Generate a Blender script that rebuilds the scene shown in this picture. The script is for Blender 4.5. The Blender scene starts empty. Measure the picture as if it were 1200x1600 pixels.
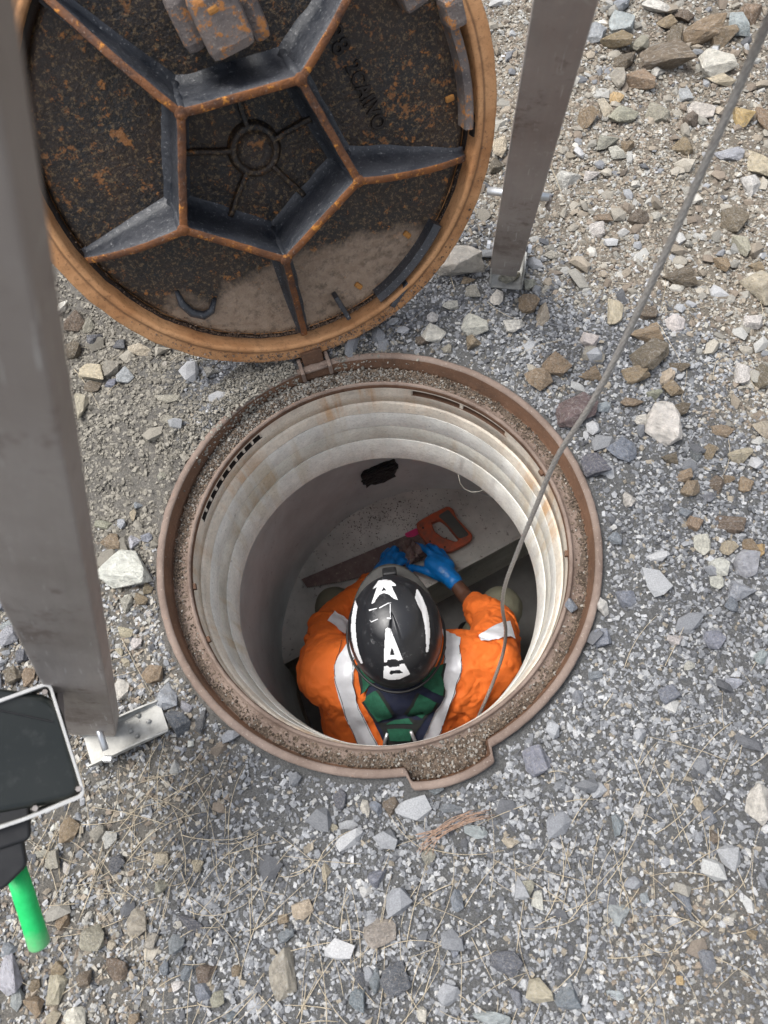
import bpy, bmesh, math, random
import numpy as np
from mathutils import Vector, Matrix, noise as mnoise
from mathutils.bvhtree import BVHTree
random.seed(7); rng = np.random.default_rng(11)
PI = math.pi
# ------------------------------------------------------------------ camera, light
FPX = 1150.0                                     # focal length in photograph pixels
TILT, ROLL = 0.3802, -0.1603
CAM = Vector((0.0243, -0.4734, 1.34))            # origin of the world: centre of the manhole, ground level
_r = Vector((1, 0, 0)); W_ = Vector((0, math.sin(TILT), -math.cos(TILT))); _u = _r.cross(W_)
R_ = math.cos(ROLL) * _r + math.sin(ROLL) * _u
U_ = -math.sin(ROLL) * _r + math.cos(ROLL) * _u
sc = bpy.context.scene
C = sc.collection
cd = bpy.data.cameras.new('camera'); co = bpy.data.objects.new('camera', cd); C.objects.link(co)
cd.sensor_fit = 'VERTICAL'; cd.sensor_height = 36.0; cd.sensor_width = 27.0; cd.lens = 36.0 * FPX / 1600
cd.clip_start = 0.02; cd.clip_end = 200
m3 = Matrix((R_, U_, -W_)).transposed(); co.matrix_world = Matrix.Translation(CAM) @ m3.to_4x4()
cd.dof.use_dof = True; cd.dof.focus_distance = 1.62; cd.dof.aperture_fstop = 5.6
sc.camera = co
SUN_EL, SUN_AZ = math.radians(66), math.radians(-62)   # azimuth measured from +Y clockwise
w = bpy.data.worlds.new("World"); sc.world = w; w.use_nodes = True
nt = w.node_tree; nt.nodes.clear()
sky = nt.nodes.new('ShaderNodeTexSky'); sky.sky_type = 'NISHITA'; sky.sun_disc = False
sky.sun_elevation = SUN_EL; sky.sun_rotation = SUN_AZ; sky.dust_density = 4.0; sky.air_density = 1.0; sky.ozone_density = 1.0
hs = nt.nodes.new('ShaderNodeHueSaturation'); hs.inputs['Saturation'].default_value = 0.42   # overcast: a nearly grey sky
bg = nt.nodes.new('ShaderNodeBackground'); bg.inputs[1].default_value = 0.125
wo = nt.nodes.new('ShaderNodeOutputWorld')
nt.links.new(sky.outputs[0], hs.inputs['Color']); nt.links.new(hs.outputs[0], bg.inputs[0]); nt.links.new(bg.outputs[0], wo.inputs[0])
sl = bpy.data.lights.new('sun', 'SUN'); so = bpy.data.objects.new('sun', sl); C.objects.link(so)
sl.energy = 1.5; sl.angle = math.radians(26); sl.color = (1.0, 0.985, 0.955)
sd = Vector((math.sin(SUN_AZ) * math.cos(SUN_EL), math.cos(SUN_AZ) * math.cos(SUN_EL), math.sin(SUN_EL)))
so.rotation_euler = sd.to_track_quat('Z', 'Y').to_euler()
sc.view_settings.view_transform = 'Standard'; sc.view_settings.look = 'None'
sc.view_settings.gamma = 1.0; sc.view_settings.use_curve_mapping = False
sc.view_settings.exposure = 1.1
sc.cycles.max_bounces = 8; sc.cycles.diffuse_bounces = 6

# ------------------------------------------------------------------ pixel helpers (photograph pixels -> metres)
def ray(px, py): return (px - 600) / FPX * R_ - (py - 800) / FPX * U_ + W_
def at(px, py, z=0.0):
    d = ray(px, py); return CAM + d * ((z - CAM.z) / d.z)
def dep(px, py, t): return CAM + ray(px, py) * t
def depth_of(p): return (Vector(p) - CAM).dot(W_)

# ------------------------------------------------------------------ object helpers
def link(name, me, mat=None, parent=None, smooth=False):
    o = bpy.data.objects.new(name, me); C.objects.link(o)
    if mat is not None and not me.materials: me.materials.append(mat)
    if parent is not None: o.parent = parent
    if smooth and len(me.polygons): me.polygons.foreach_set('use_smooth', [True] * len(me.polygons))
    return o
def pyd(name, v, f, mat=None, parent=None, smooth=False):
    me = bpy.data.meshes.new(name); me.from_pydata([tuple(x) for x in v], [], f); me.update()
    return link(name, me, mat, parent, smooth)
def bmo(name, bm, mat=None, parent=None, smooth=False):
    me = bpy.data.meshes.new(name); bm.to_mesh(me); bm.free(); me.update()
    return link(name, me, mat, parent, smooth)
def tag(o, label=None, cat=None, group=None, kind=None):
    if label: o['label'] = label
    if cat: o['category'] = cat
    if group: o['group'] = group
    if kind: o['kind'] = kind
    return o
def thing(name, label, cat, loc=(0, 0, 0), group=None):
    o = bpy.data.objects.new(name, None); C.objects.link(o); o.location = loc; o.empty_display_size = 0.05
    return tag(o, label, cat, group)
def localise(root):
    """things built in world coordinates: keep the Empty at its base and shift the parts back"""
    inv = Matrix.Translation(-root.location)
    for ch in root.children: ch.matrix_basis = inv @ ch.matrix_basis
def basis(z, x=None):
    z = Vector(z).normalized()
    x = Vector(x) if x is not None else (Vector((1, 0, 0)) if abs(z.x) < .8 else Vector((0, 1, 0)))
    x = (x - x.dot(z) * z).normalized(); y = z.cross(x)
    return Matrix((x, y, z)).transposed().to_4x4()
def tube_bm(pts, rad, n=10, bm=None, caps=True, lob=None):
    bm = bm or bmesh.new(); pts = [Vector(p) for p in pts]; rings = []
    T = [(pts[min(i + 1, len(pts) - 1)] - pts[max(i - 1, 0)]).normalized() for i in range(len(pts))]
    nrm = basis(T[0]).col[0].to_3d()
    s = 0.0
    for i, p in enumerate(pts):
        nrm = (nrm - nrm.dot(T[i]) * T[i]).normalized(); b = T[i].cross(nrm)
        if i: s += (p - pts[i - 1]).length
        r = rad[i] if hasattr(rad, '__len__') else rad
        ring = []
        for k in range(n):
            a = 2 * PI * k / n; rr = r
            if lob: rr = r * (0.66 + 0.34 * abs(math.cos(lob[0] * 0.5 * (a - s * lob[1]))))
            ring.append(bm.verts.new(p + (nrm * math.cos(a) + b * math.sin(a)) * rr))
        rings.append(ring)
    for a, b in zip(rings, rings[1:]):
        for k in range(n): bm.faces.new((a[k], a[(k + 1) % n], b[(k + 1) % n], b[k]))
    if caps: bm.faces.new(rings[0][::-1]); bm.faces.new(rings[-1])
    return bm
def box_bm(c, half, M=None, bev=0.0, bm=None, seg=2):
    t = bmesh.new(); bmesh.ops.create_cube(t, size=2.0)
    for v in t.verts: v.co = Vector((v.co.x * half[0], v.co.y * half[1], v.co.z * half[2]))
    if bev: bmesh.ops.bevel(t, geom=t.edges[:], offset=bev, segments=seg, profile=.6, affect='EDGES')
    MM = Matrix.Translation(Vector(c)) @ (M if M is not None else Matrix())
    t.transform(MM)
    if bm is None: return t
    me = bpy.data.meshes.new('t'); t.to_mesh(me); t.free(); bm.from_mesh(me); bpy.data.meshes.remove(me); return bm
def solid(name, loops, ext, bev, M, mat, parent, res=2):
    """a flat outline (with holes) given real thickness; loops are 2-D metres in M's xy plane"""
    cu = bpy.data.curves.new('c', 'CURVE'); cu.dimensions = '2D'; cu.fill_mode = 'BOTH'
    cu.extrude = ext; cu.bevel_depth = bev; cu.bevel_resolution = res
    for lp in loops:
        s = cu.splines.new('POLY'); s.points.add(len(lp) - 1); s.use_cyclic_u = True
        for p, q in zip(s.points, lp): p.co = (q[0], q[1], 0, 1)
    o = bpy.data.objects.new('c', cu); C.objects.link(o)
    dg = bpy.context.evaluated_depsgraph_get(); me = bpy.data.meshes.new_from_object(o.evaluated_get(dg))
    bpy.data.objects.remove(o); bpy.data.curves.remove(cu)
    me.transform(M); me.materials.clear(); me.name = name
    return link(name, me, mat, parent)
def mesh_mods(bm, mods):
    me = bpy.data.meshes.new('t'); bm.to_mesh(me); bm.free()
    o = bpy.data.objects.new('t', me); C.objects.link(o)
    for typ, kw in mods:
        m = o.modifiers.new('m', typ)
        for k, v in kw.items(): setattr(m, k, v)
    dg = bpy.context.evaluated_depsgraph_get(); out = bpy.data.meshes.new_from_object(o.evaluated_get(dg))
    bpy.data.objects.remove(o); bpy.data.meshes.remove(me)
    return out
def capsule(bm, p0, r0, p1, r1, n=14):
    p0, p1 = Vector(p0), Vector(p1); d = p1 - p0; L = d.length
    if L < 1e-6: d = Vector((0, 0, 1)); L = 1e-6
    dn = d.normalized(); pts, rad = [], []
    for k in range(5):
        a = PI / 2 * (1 - k / 4); pts.append(p0 - dn * r0 * math.sin(a)); rad.append(max(r0 * math.cos(a), 1e-4))
    for k in range(5):
        a = PI / 2 * k / 4; pts.append(p1 + dn * r1 * math.sin(a)); rad.append(max(r1 * math.cos(a), 1e-4))
    tube_bm(pts, rad, n, bm)
def chain(bm, pts):                       # [(p, r), ...]
    for (a, ra), (b, rb) in zip(pts, pts[1:]): capsule(bm, a, ra, b, rb)
def ell(bm, c, rad, M=None, sub=3):
    t = bmesh.new(); bmesh.ops.create_icosphere(t, subdivisions=sub, radius=1)
    for v in t.verts: v.co = Vector((v.co.x * rad[0], v.co.y * rad[1], v.co.z * rad[2]))
    t.transform(Matrix.Translation(Vector(c)) @ (M if M is not None else Matrix()))
    me = bpy.data.meshes.new('t'); t.to_mesh(me); t.free(); bm.from_mesh(me); bpy.data.meshes.remove(me)
def melt(bm, voxel, smooth=6, fac=.5):
    return mesh_mods(bm, [('REMESH', dict(mode='VOXEL', voxel_size=voxel)), ('SMOOTH', dict(iterations=smooth, factor=fac))])
def bvh_of(me):
    return BVHTree.FromPolygons([v.co.copy() for v in me.vertices], [tuple(p.vertices) for p in me.polygons])

# value noise for geometry
_perm = rng.random((64, 64, 64))
def vnoise(x, y, z=0.0):
    x = np.asarray(x, float); y = np.asarray(y, float); z = np.zeros_like(x) + z
    xi, yi, zi = np.floor(x).astype(int), np.floor(y).astype(int), np.floor(z).astype(int)
    fx, fy, fz = x - xi, y - yi, z - zi
    fx, fy, fz = fx * fx * (3 - 2 * fx), fy * fy * (3 - 2 * fy), fz * fz * (3 - 2 * fz)
    def P(a, b, c): return _perm[(xi + a) % 64, (yi + b) % 64, (zi + c) % 64]
    v = 0
    for a in (0, 1):
        for b in (0, 1):
            for c in (0, 1):
                v = v + P(a, b, c) * (fx if a else 1 - fx) * (fy if b else 1 - fy) * (fz if c else 1 - fz)
    return v - .5
def fbm(x, y, z=0.0, o=4, sc_=1.0):
    s, a, f = 0, 1.0, sc_
    for k in range(o): s = s + a * vnoise(np.asarray(x) * f + 7.3 * k, np.asarray(y) * f + 3.1 * k, np.asarray(z) * f); a *= .5; f *= 2.03
    return s

# ------------------------------------------------------------------ materials
class G:
    def __init__(s, name):
        s.m = bpy.data.materials.new(name); s.m.use_nodes = True; s.nt = s.m.node_tree
        s.b = s.nt.nodes['Principled BSDF']; s.out = s.nt.nodes['Material Output']
        s.tc = s.nt.nodes.new('ShaderNodeTexCoord')
    def L(s, a, b): s.nt.links.new(a, b)
    def put(s, inp, v):
        if isinstance(v, bpy.types.NodeSocket): s.L(v, inp)
        elif hasattr(v, '__len__') and len(v) == 3 and inp.type == 'RGBA': inp.default_value = (*v, 1)
        else: inp.default_value = v
    def co(s, scale=(1, 1, 1), src='Object', rot=(0, 0, 0)):
        n = s.nt.nodes.new('ShaderNodeMapping'); s.L(s.tc.outputs[src], n.inputs[0]); n.inputs['Scale'].default_value = scale
        n.inputs['Rotation'].default_value = rot; return n.outputs[0]
    def noise(s, scale, det=4, rough=.55, vec=None, dist=0.0, col=False):
        n = s.nt.nodes.new('ShaderNodeTexNoise'); n.inputs['Scale'].default_value = scale; n.inputs['Detail'].default_value = det
        n.inputs['Roughness'].default_value = rough; n.inputs['Distortion'].default_value = dist
        s.L(vec if vec is not None else s.tc.outputs['Object'], n.inputs['Vector']); return n.outputs[1 if col else 0]
    def voro(s, scale, feat='F1', vec=None, out=0, rnd=1.0):
        n = s.nt.nodes.new('ShaderNodeTexVoronoi'); n.feature = feat; n.inputs['Scale'].default_value = scale; n.inputs['Randomness'].default_value = rnd
        s.L(vec if vec is not None else s.tc.outputs['Object'], n.inputs['Vector']); return n.outputs[out]
    def ramp(s, v, stops, interp='LINEAR'):
        n = s.nt.nodes.new('ShaderNodeValToRGB'); e = n.color_ramp.elements; n.color_ramp.interpolation = interp
        while len(e) < len(stops): e.new(.5)
        for q, (p, c) in zip(e, stops):
            q.position = p; q.color = (c, c, c, 1) if not hasattr(c, '__len__') else (*c, 1)
        s.L(v, n.inputs[0]); return n.outputs[0]
    def mix(s, f, a, b, mode='MIX'):
        n = s.nt.nodes.new('ShaderNodeMix'); n.data_type = 'RGBA'; n.blend_type = mode
        s.put(n.inputs[0], f); s.put(n.inputs[6], a); s.put(n.inputs[7], b); return n.outputs[2]
    def math(s, op, a, b=0.0, clamp=False):
        n = s.nt.nodes.new('ShaderNodeMath'); n.operation = op; n.use_clamp = clamp; s.put(n.inputs[0], a); s.put(n.inputs[1], b); return n.outputs[0]
    def xyz(s, v=None):
        n = s.nt.nodes.new('ShaderNodeSeparateXYZ'); s.L(v if v is not None else s.tc.outputs['Object'], n.inputs[0]); return n.outputs
    def comb(s, x, y, z):
        n = s.nt.nodes.new('ShaderNodeCombineXYZ'); s.put(n.inputs[0], x); s.put(n.inputs[1], y); s.put(n.inputs[2], z); return n.outputs[0]
    def attr(s, name):
        n = s.nt.nodes.new('ShaderNodeAttribute'); n.attribute_name = name; return n.outputs['Color']
    def ocol(s):
        n = s.nt.nodes.new('ShaderNodeObjectInfo'); return n.outputs['Color'], n.outputs['Random']
    def bump(s, h, strength=.5, dist=.002, prev=None):
        n = s.nt.nodes.new('ShaderNodeBump'); n.inputs['Strength'].default_value = strength; n.inputs['Distance'].default_value = dist
        s.L(h, n.inputs['Height'])
        if prev is not None: s.L(prev, n.inputs['Normal'])
        return n.outputs[0]
    def fin(s, col, rough=.7, metal=0.0, nrm=None, spec=.5, **kw):
        s.put(s.b.inputs['Base Color'], col); s.put(s.b.inputs['Roughness'], rough); s.put(s.b.inputs['Metallic'], metal)
        s.b.inputs['Specular IOR Level'].default_value = spec
        if nrm is not None: s.L(nrm, s.b.inputs['Normal'])
        for k, v in kw.items(): s.put(s.b.inputs[k.replace('_', ' ')], v)
        return s.m
M = {}
def flat_mat(name, col, rough=.6, metal=0, nscale=40, amt=.25, bump=.2, bscale=300, bdist=.0005, spec=.5):
    g = G(name); n = g.noise(nscale, 5, .6)
    k = g.ramp(n, [(.25, 1 - amt), (.75, 1 + amt)]); c = g.mix(1.0, col, k, 'MULTIPLY')
    M[name] = g.fin(c, g.ramp(n, [(.3, rough * .85), (.7, min(1, rough * 1.15))]), metal, g.bump(g.noise(bscale, 4), bump, bdist), spec)
# stones
g = G('stone'); oc, orand = g.ocol()
v = g.co((1, 1, 1))
n1 = g.noise(2.2, 6, .62, v); n2 = g.noise(9, 5, .7, v)
c = g.mix(1.0, oc, g.ramp(n1, [(.3, .62), (.5, .98), (.72, 1.28)]), 'MULTIPLY')
c = g.mix(g.ramp(n2, [(.52, 0), (.68, .45)]), c, (.36, .31, .235))
c = g.mix(g.ramp(g.noise(1.6, 3, .5, v, 1.5), [(.47, 0), (.5, .35), (.53, 0)]), c, (.55, .53, .5))
c = g.mix(g.ramp(g.noise(30, 3, .7, v), [(.28, .5), (.42, 0)]), c, (.06, .055, .05))
M['stone'] = g.fin(c, .86, 0, g.bump(g.noise(16, 6, .7, v), .55, .05, g.bump(n1, .5, .12)), .3)
g = G('gravel'); c0 = g.attr('Col'); c = g.mix(1.0, c0, g.ramp(g.noise(420, 4, .65), [(.25, .68), (.75, 1.28)]), 'MULTIPLY')
M['gravel'] = g.fin(c, .88, 0, g.bump(g.noise(900, 4, .7), .4, .0006), .3)
g = G('dirt'); c0 = g.attr('Col')
c = g.mix(1.0, c0, g.ramp(g.noise(260, 6, .75), [(.2, .42), (.5, .95), (.8, 1.55)]), 'MULTIPLY')
c = g.mix(g.ramp(g.voro(520), [(.0, .55), (.28, 0)]), c, (.34, .33, .31))
M['dirt'] = g.fin(c, .95, 0, g.bump(g.noise(330, 7, .75), 1.0, .004, g.bump(g.voro(480), .6, .0015)), .15)
# cast iron
def iron(name, base_a, base_b, orange, mud, dark_bias=.5, rough=.62, spec=.5, bump=.6, ospeck=.62, mudline=None):
    g = G(name); n1 = g.noise(9, 6, .62); n2 = g.noise(55, 6, .7); n3 = g.noise(190, 4, .7)
    c = g.mix(g.ramp(n1, [(dark_bias - .12, 0), (dark_bias + .14, 1)]), base_a, base_b)
    c = g.mix(g.ramp(n2, [(.35, .0), (.72, .55)]), c, base_b)
    c = g.mix(g.ramp(n2, [(ospeck, 0), (ospeck + .07, .85)]), c, orange)
    c = g.mix(g.ramp(n3, [(.60, 0), (.70, .5)]), c, mud)
    if mudline is not None:
        c = g.mix(g.ramp(g.noise(130, 5, .8), [(.53, 0), (.60, .75)]), c, (.19, .125, .06))
        c = g.mix(g.ramp(g.noise(22, 4, .8), [(.60, 0), (.66, .8)]), c, (.30, .12, .03))
        z = g.xyz()[1]; mz = g.math('ADD', z, g.math('MULTIPLY', g.noise(7, 6, .65), .22))
        f = g.ramp(g.math('ADD', mz, .5), [(mudline, 1), (mudline + .035, 0)])
        f = g.mix(1.0, f, g.ramp(g.noise(60, 5, .7), [(.3, .35), (.5, 1)]), 'MULTIPLY')
        c = g.mix(f, c, g.mix(g.ramp(n2, [(.35, 0), (.7, 1)]), (.24, .165, .11), (.36, .27, .195)))
    M[name] = g.fin(c, g.ramp(n2, [(.3, rough - .15), (.7, rough + .2)]), .0, g.bump(n3, bump, .0014, g.bump(n2, bump, .004)), spec)
iron('cover_plate', (.004, .005, .006), (.034, .018, .009), (.44, .17, .035), (.24, .16, .08), .53, .42, .6, 1.0, .60, .365)
iron('rib_side', (.010, .014, .021), (.045, .048, .056), (.16, .07, .03), (.55, .55, .55), .5, .40, .7, .5, .74)
iron('rib_top', (.050, .030, .024), (.25, .095, .03), (.58, .24, .045), (.36, .30, .25), .53, .7, .3, 1.0, .57)
iron('rim_orange', (.33, .165, .075), (.50, .27, .125), (.20, .11, .06), (.15, .09, .05), .45, .8, .2, .5, .66)
g = G('rim_orange'); x, y, z = g.xyz(); rad_ = g.math('SQRT', g.math('ADD', g.math('MULTIPLY', x, x), g.math('MULTIPLY', y, y)))
n2 = g.noise(60, 6, .75); n1 = g.noise(9, 5, .6); rn = g.math('ADD', rad_, g.math('MULTIPLY', g.math('SUBTRACT', n1, .5), .006))
c = g.mix(g.ramp(n1, [(.35, 0), (.65, 1)]), (.42, .20, .085), (.60, .33, .16))
c = g.mix(g.ramp(n2, [(.5, 0), (.72, .7)]), c, (.20, .10, .05))
c = g.mix(g.ramp(rn, [(.3955, 0), (.3975, .85), (.399, .55), (.402, 0)]), c, (.075, .045, .03))
c = g.mix(g.ramp(rn, [(.4235, 0), (.427, .8)]), c, (.09, .055, .035))
c = g.mix(g.ramp(g.noise(170, 4, .8), [(.60, 0), (.68, .7)]), c, (.08, .05, .035))
M['rim_orange'] = g.fin(c, .8, 0, g.bump(n2, .6, .003), .2)
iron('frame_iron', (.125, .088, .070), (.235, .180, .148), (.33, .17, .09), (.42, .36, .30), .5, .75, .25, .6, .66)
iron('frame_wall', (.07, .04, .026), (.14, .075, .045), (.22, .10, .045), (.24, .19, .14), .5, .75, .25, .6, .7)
iron('lug_iron', (.05, .045, .048), (.17, .14, .125), (.42, .17, .04), (.50, .46, .40), .5, .6, .4, .7, .53)
iron('dark_iron', (.008, .008, .009), (.03, .02, .014), (.10, .05, .02), (.1, .08, .06), .5, .6, .4, .6, .7)
flat_mat('orange_pad', (.38, .17, .04), .8, 0, 200, .3)
# concrete
def cyl_vec(g, sa, sz):
    x, y, z = g.xyz(); a = g.math('ARCTAN2', y, x); return g.comb(g.math('MULTIPLY', a, sa), g.math('MULTIPLY', z, sz), 0.0)
def concrete(name, base, stain, stain_amt, dark=.75, rough=.85):
    g = G(name); n = g.noise(14, 6, .6); c = g.mix(1.0, base, g.ramp(n, [(.3, dark), (.7, 1.08)]), 'MULTIPLY')
    st = g.noise(1.0, 4, .6, cyl_vec(g, 9.0, 2.5)); st2 = g.noise(5, 3, .5)
    f = g.mix(1.0, g.ramp(st, [(.5, 0), (.62, 1)]), g.ramp(st2, [(.4, .15), (.65, 1)]), 'MULTIPLY')
    c = g.mix(g.math('MULTIPLY', f, stain_amt), c, stain)
    c = g.mix(g.ramp(g.noise(70, 3, .6, dist=2.0), [(.69, 0), (.73, .6)]), c, (.16, .14, .12))
    c = g.mix(g.ramp(g.voro(38), [(.035, .8), (.055, 0)]), c, (.12, .11, .10))
    c = g.mix(1.0, c, g.ramp(g.noise(160, 6, .75), [(.25, .72), (.5, 1), (.75, 1.1)]), 'MULTIPLY')
    M[name] = g.fin(c, rough, 0, g.bump(g.noise(90, 6, .7), .6, .004), .3)
concrete('concrete_smooth', (.76, .745, .69), (.56, .48, .34), .6)
concrete('concrete_green', (.64, .62, .55), (.46, .35, .22), .8)
concrete('mortar', (.68, .61, .51), (.50, .26, .09), .7)
g = G('chamber_concrete'); n = g.noise(4, 6, .6)
c = g.mix(1.0, (.60, .65, .65), g.ramp(n, [(.3, .72), (.7, 1.12)]), 'MULTIPLY')
c = g.mix(g.ramp(g.noise(30, 5, .75), [(.62, 0), (.7, .6)]), c, (.22, .21, .20))
wv = g.noise(6, 3, .5, None, 3.0)
c = g.mix(g.ramp(wv, [(.495, 0), (.5, .35), (.505, 0)]), c, (.6, .58, .56))
M['chamber_concrete'] = g.fin(c, .8, 0, g.bump(g.noise(60, 6, .65), .3, .003), .3)
g = G('bench_mortar'); n = g.noise(6, 6, .6)
c = g.mix(1.0, (.60, .585, .54), g.ramp(n, [(.3, .6), (.7, 1.12)]), 'MULTIPLY')
c = g.mix(g.ramp(g.noise(45, 5, .8), [(.60, 0), (.66, .8)]), c, (.07, .05, .04))
M['bench_mortar'] = g.fin(c, .7, 0, g.bump(g.noise(40, 6, .65), .4, .004), .35)
flat_mat('channel_dark', (.13, .125, .12), .5, 0, 8, .4, .3, 60, .003)
# metals of the tripod
g = G('leg_metal'); n = g.noise(3, 5, .6, g.co((1, 1, 1))); sx = g.noise(14, 6, .7, g.co((8, 8, .8)))
c = g.mix(g.ramp(n, [(.35, 0), (.65, 1)]), (.27, .232, .208), (.42, .385, .36))
c = g.mix(g.ramp(g.noise(60, 5, .7), [(.6, 0), (.72, .5)]), c, (.5, .48, .45))
c = g.mix(g.ramp(g.noise(22, 4, .7), [(.58, 0), (.70, .7)]), c, (.15, .11, .09))
c = g.mix(g.ramp(g.noise(5, 6, .75), [(.56, 0), (.66, .65)]), c, (.13, .095, .08))
c = g.mix(g.ramp(g.noise(40, 3, .6, g.co((6, 6, .35))), [(.66, 0), (.70, .5)]), c, (.6, .59, .57))
M['leg_metal'] = g.fin(c, g.ramp(sx, [(.3, .42), (.7, .62)]), .55, g.bump(sx, .08, .001), .5)
flat_mat('bright_metal', (.62, .63, .64), .38, .75, 60, .2, .1)
flat_mat('galvanised', (.36, .355, .33), .6, .3, 45, .45, .3, 120, .001)
flat_mat('white_edge', (.46, .46, .45), .5, .1, 60, .1, .1)
g = G('black_plastic'); n = g.noise(60, 5, .7)
c = g.mix(g.ramp(n, [(.55, 0), (.75, .18)]), (.010, .013, .012), (.10, .10, .10))
M['black_plastic'] = g.fin(c, g.ramp(g.noise(8, 3), [(.3, .25), (.7, .42)]), 0, g.bump(g.noise(300, 3), .05, .0004), .5)
g = G('green_grip'); n = g.noise(70, 5, .75); zz = g.xyz()[2]
c = g.mix(g.ramp(n, [(.3, 0), (.7, 1)]), (.0, .42, .095), (.015, .54, .14))
d = g.math('ADD', g.math('MULTIPLY', zz, 1.0), g.math('MULTIPLY', g.noise(30, 4, .7), .05))
c = g.mix(g.ramp(d, [(.012, .75), (.055, 0)]), c, (.32, .30, .24))
M['green_grip'] = g.fin(c, .5, 0, g.bump(n, .1, .0006), .5)
flat_mat('rope_steel', (.36, .34, .315), .5, .5, 300, .35, .3)
# worker
g = G('orange_fabric'); n = g.noise(8, 5, .6); wv = g.noise(700, 2, .5)
c = g.mix(1.0, (.87, .185, .030), g.ramp(n, [(.3, .80), (.7, 1.06)]), 'MULTIPLY')
M['orange_fabric'] = g.fin(c, .75, 0, g.bump(g.noise(16, 3, .5, g.co((1, 1, .5)), 1.2), .5, .010, g.bump(wv, .15, .0004)), .3)
g = G('tape'); n = g.noise(20, 4, .6)
M['tape'] = g.fin(g.mix(1.0, (.88, .89, .93), g.ramp(n, [(.3, .82), (.7, 1.05)]), 'MULTIPLY'), .42, .1, g.bump(g.noise(25, 3, .5), .4, .005), .6)
g = G('sticker'); n = g.voro(1500)
M['sticker'] = g.fin(g.mix(g.ramp(n, [(.1, 0), (.5, 1)]), (.86, .87, .88), (.72, .73, .75)), .45, 0, None, .5)
g = G('helmet_black'); n = g.noise(22, 5, .7); s2 = g.noise(60, 6, .8, g.co((1, 4, 1), rot=(0, 0, .7)))
c = g.mix(g.ramp(g.noise(34, 6, .85), [(.58, 0), (.68, .38)]), (.013, .014, .017), (.34, .34, .35))
c = g.mix(g.ramp(n, [(.62, 0), (.75, .25)]), c, (.2, .2, .21))
M['helmet_black'] = g.fin(c, g.ramp(n, [(.3, .28), (.7, .5)]), 0, g.bump(s2, .08, .0006), .5)
flat_mat('visor_grey', (.030, .029, .027), .5, 0, 50, .35, .2)
flat_mat('rubber_black', (.010, .010, .011), .55, 0, 60, .3, .2)
flat_mat('glove_blue', (.005, .19, .58), .38, 0, 60, .18, .35, 140, .0012)
flat_mat('khaki', (.125, .12, .082), .85, 0, 40, .15, .3, 400, .001)
flat_mat('skin', (.11, .05, .03), .55, 0, 60, .15, .2)
flat_mat('navy', (.012, .016, .04), .85, 0, 60, .2, .2)
g = G('webbing'); wv = g.noise(500, 2, .5, g.co((1, 1, 1)))
M['webbing'] = g.fin(g.mix(1.0, (.018, .098, .056), g.ramp(g.noise(60, 5, .7), [(.3, .75), (.75, 1.35)]), 'MULTIPLY'), .8, 0, g.bump(wv, .3, .0006), .3)
flat_mat('black_web', (.016, .018, .017), .8, 0, 60, .3, .3)
# saw
g = G('saw_blade'); n = g.noise(20, 6, .7); n2 = g.noise(70, 5, .7)
c = g.mix(g.ramp(n, [(.35, 0), (.65, 1)]), (.12, .075, .068), (.20, .145, .13))
c = g.mix(g.ramp(n2, [(.60, 0), (.68, .8)]), c, (.42, .36, .28))
M['saw_blade'] = g.fin(c, .6, .2, g.bump(n2, .4, .001), .5)
g = G('saw_orange'); n = g.noise(40, 5, .7)
M['saw_orange'] = g.fin(g.mix(g.ramp(n, [(.42, 0), (.66, .8)]), (.46, .09, .035), (.17, .075, .05)), .55)
flat_mat('pink_mark', (.62, .03, .16), .6)
flat_mat('saw_grip', (.09, .095, .085), .7)
flat_mat('straw', (.46, .39, .28), .8, 0, 200, .35, .1)
flat_mat('needle', (.33, .22, .155), .8, 0, 200, .35, .1)
flat_mat('black_tar', (.006, .006, .006), .45, 0, 60, .3, 1.0, 90, .01)
flat_mat('nylon', (.55, .53, .46), .4)

# ------------------------------------------------------------------ ground (one sheet with the manhole cut out of it)
t0 = math.atan2(*(lambda p: (p.y, p.x))(at(634, 1212, .012))); t1 = math.atan2(*(lambda p: (p.y, p.x))(at(768, 1165, .012)))
TAB0, TAB1 = min(t0, t1), max(t0, t1)
def r_out(th):
    th = (th + PI) % (2 * PI) - PI
    e = 0.022
    k = max(0.0, min(1.0, (th - TAB0) / e, (TAB1 - th) / e)); k = k * k * (3 - 2 * k)
    dth = (th - (TAB0 + TAB1) / 2) / ((TAB1 - TAB0) / 2)
    return 0.4267 + k * (0.030 - 0.008 * min(1, abs(dth)) ** 2)
def smooth(a, b, x): t = np.clip((x - a) / (b - a), 0, 1); return t * t * (3 - 2 * t)
def ground_z(x, y):
    x = np.asarray(x, float); y = np.asarray(y, float); r = np.hypot(x, y)
    away = smooth(.43, .55, r)
    z = fbm(x, y, 1.7, 4, 2.2) * .030 * away + fbm(x, y, 5.1, 4, 14) * .009
    z = z + .030 * smooth(.5, 1.3, y) * smooth(.1, .7, x) * away + .02 * smooth(.45, 1.0, y) * smooth(.2, -.5, x) * away
    top = np.exp(-((np.arctan2(y, x) - 1.95) / .55) ** 2) * np.exp(-((r - .445) / .05) ** 2)
    return z - .004 + .016 * top
def soil(x, y):
    """real colour of the soil: 0 grey gravel .. 1 tan rubble"""
    x = np.asarray(x, float); y = np.asarray(y, float)
    t = smooth(-.12, .25, (y - .28) + 1.25 * (x - .60) + fbm(x, y, 9.0, 3, 3) * .35) * smooth(.1, .35, x)
    l = smooth(-.30, -.50, x + fbm(x, y, 3.0, 3, 3) * .25)
    patch = smooth(.12, .3, fbm(x + 5, y, 2.0, 3, 2.6))
    return np.clip(np.maximum(np.maximum(t, l * .55), patch * .35 * smooth(.5, .0, y)), 0, 1)
nth = 900
rs = [0]; step = .0035
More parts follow.
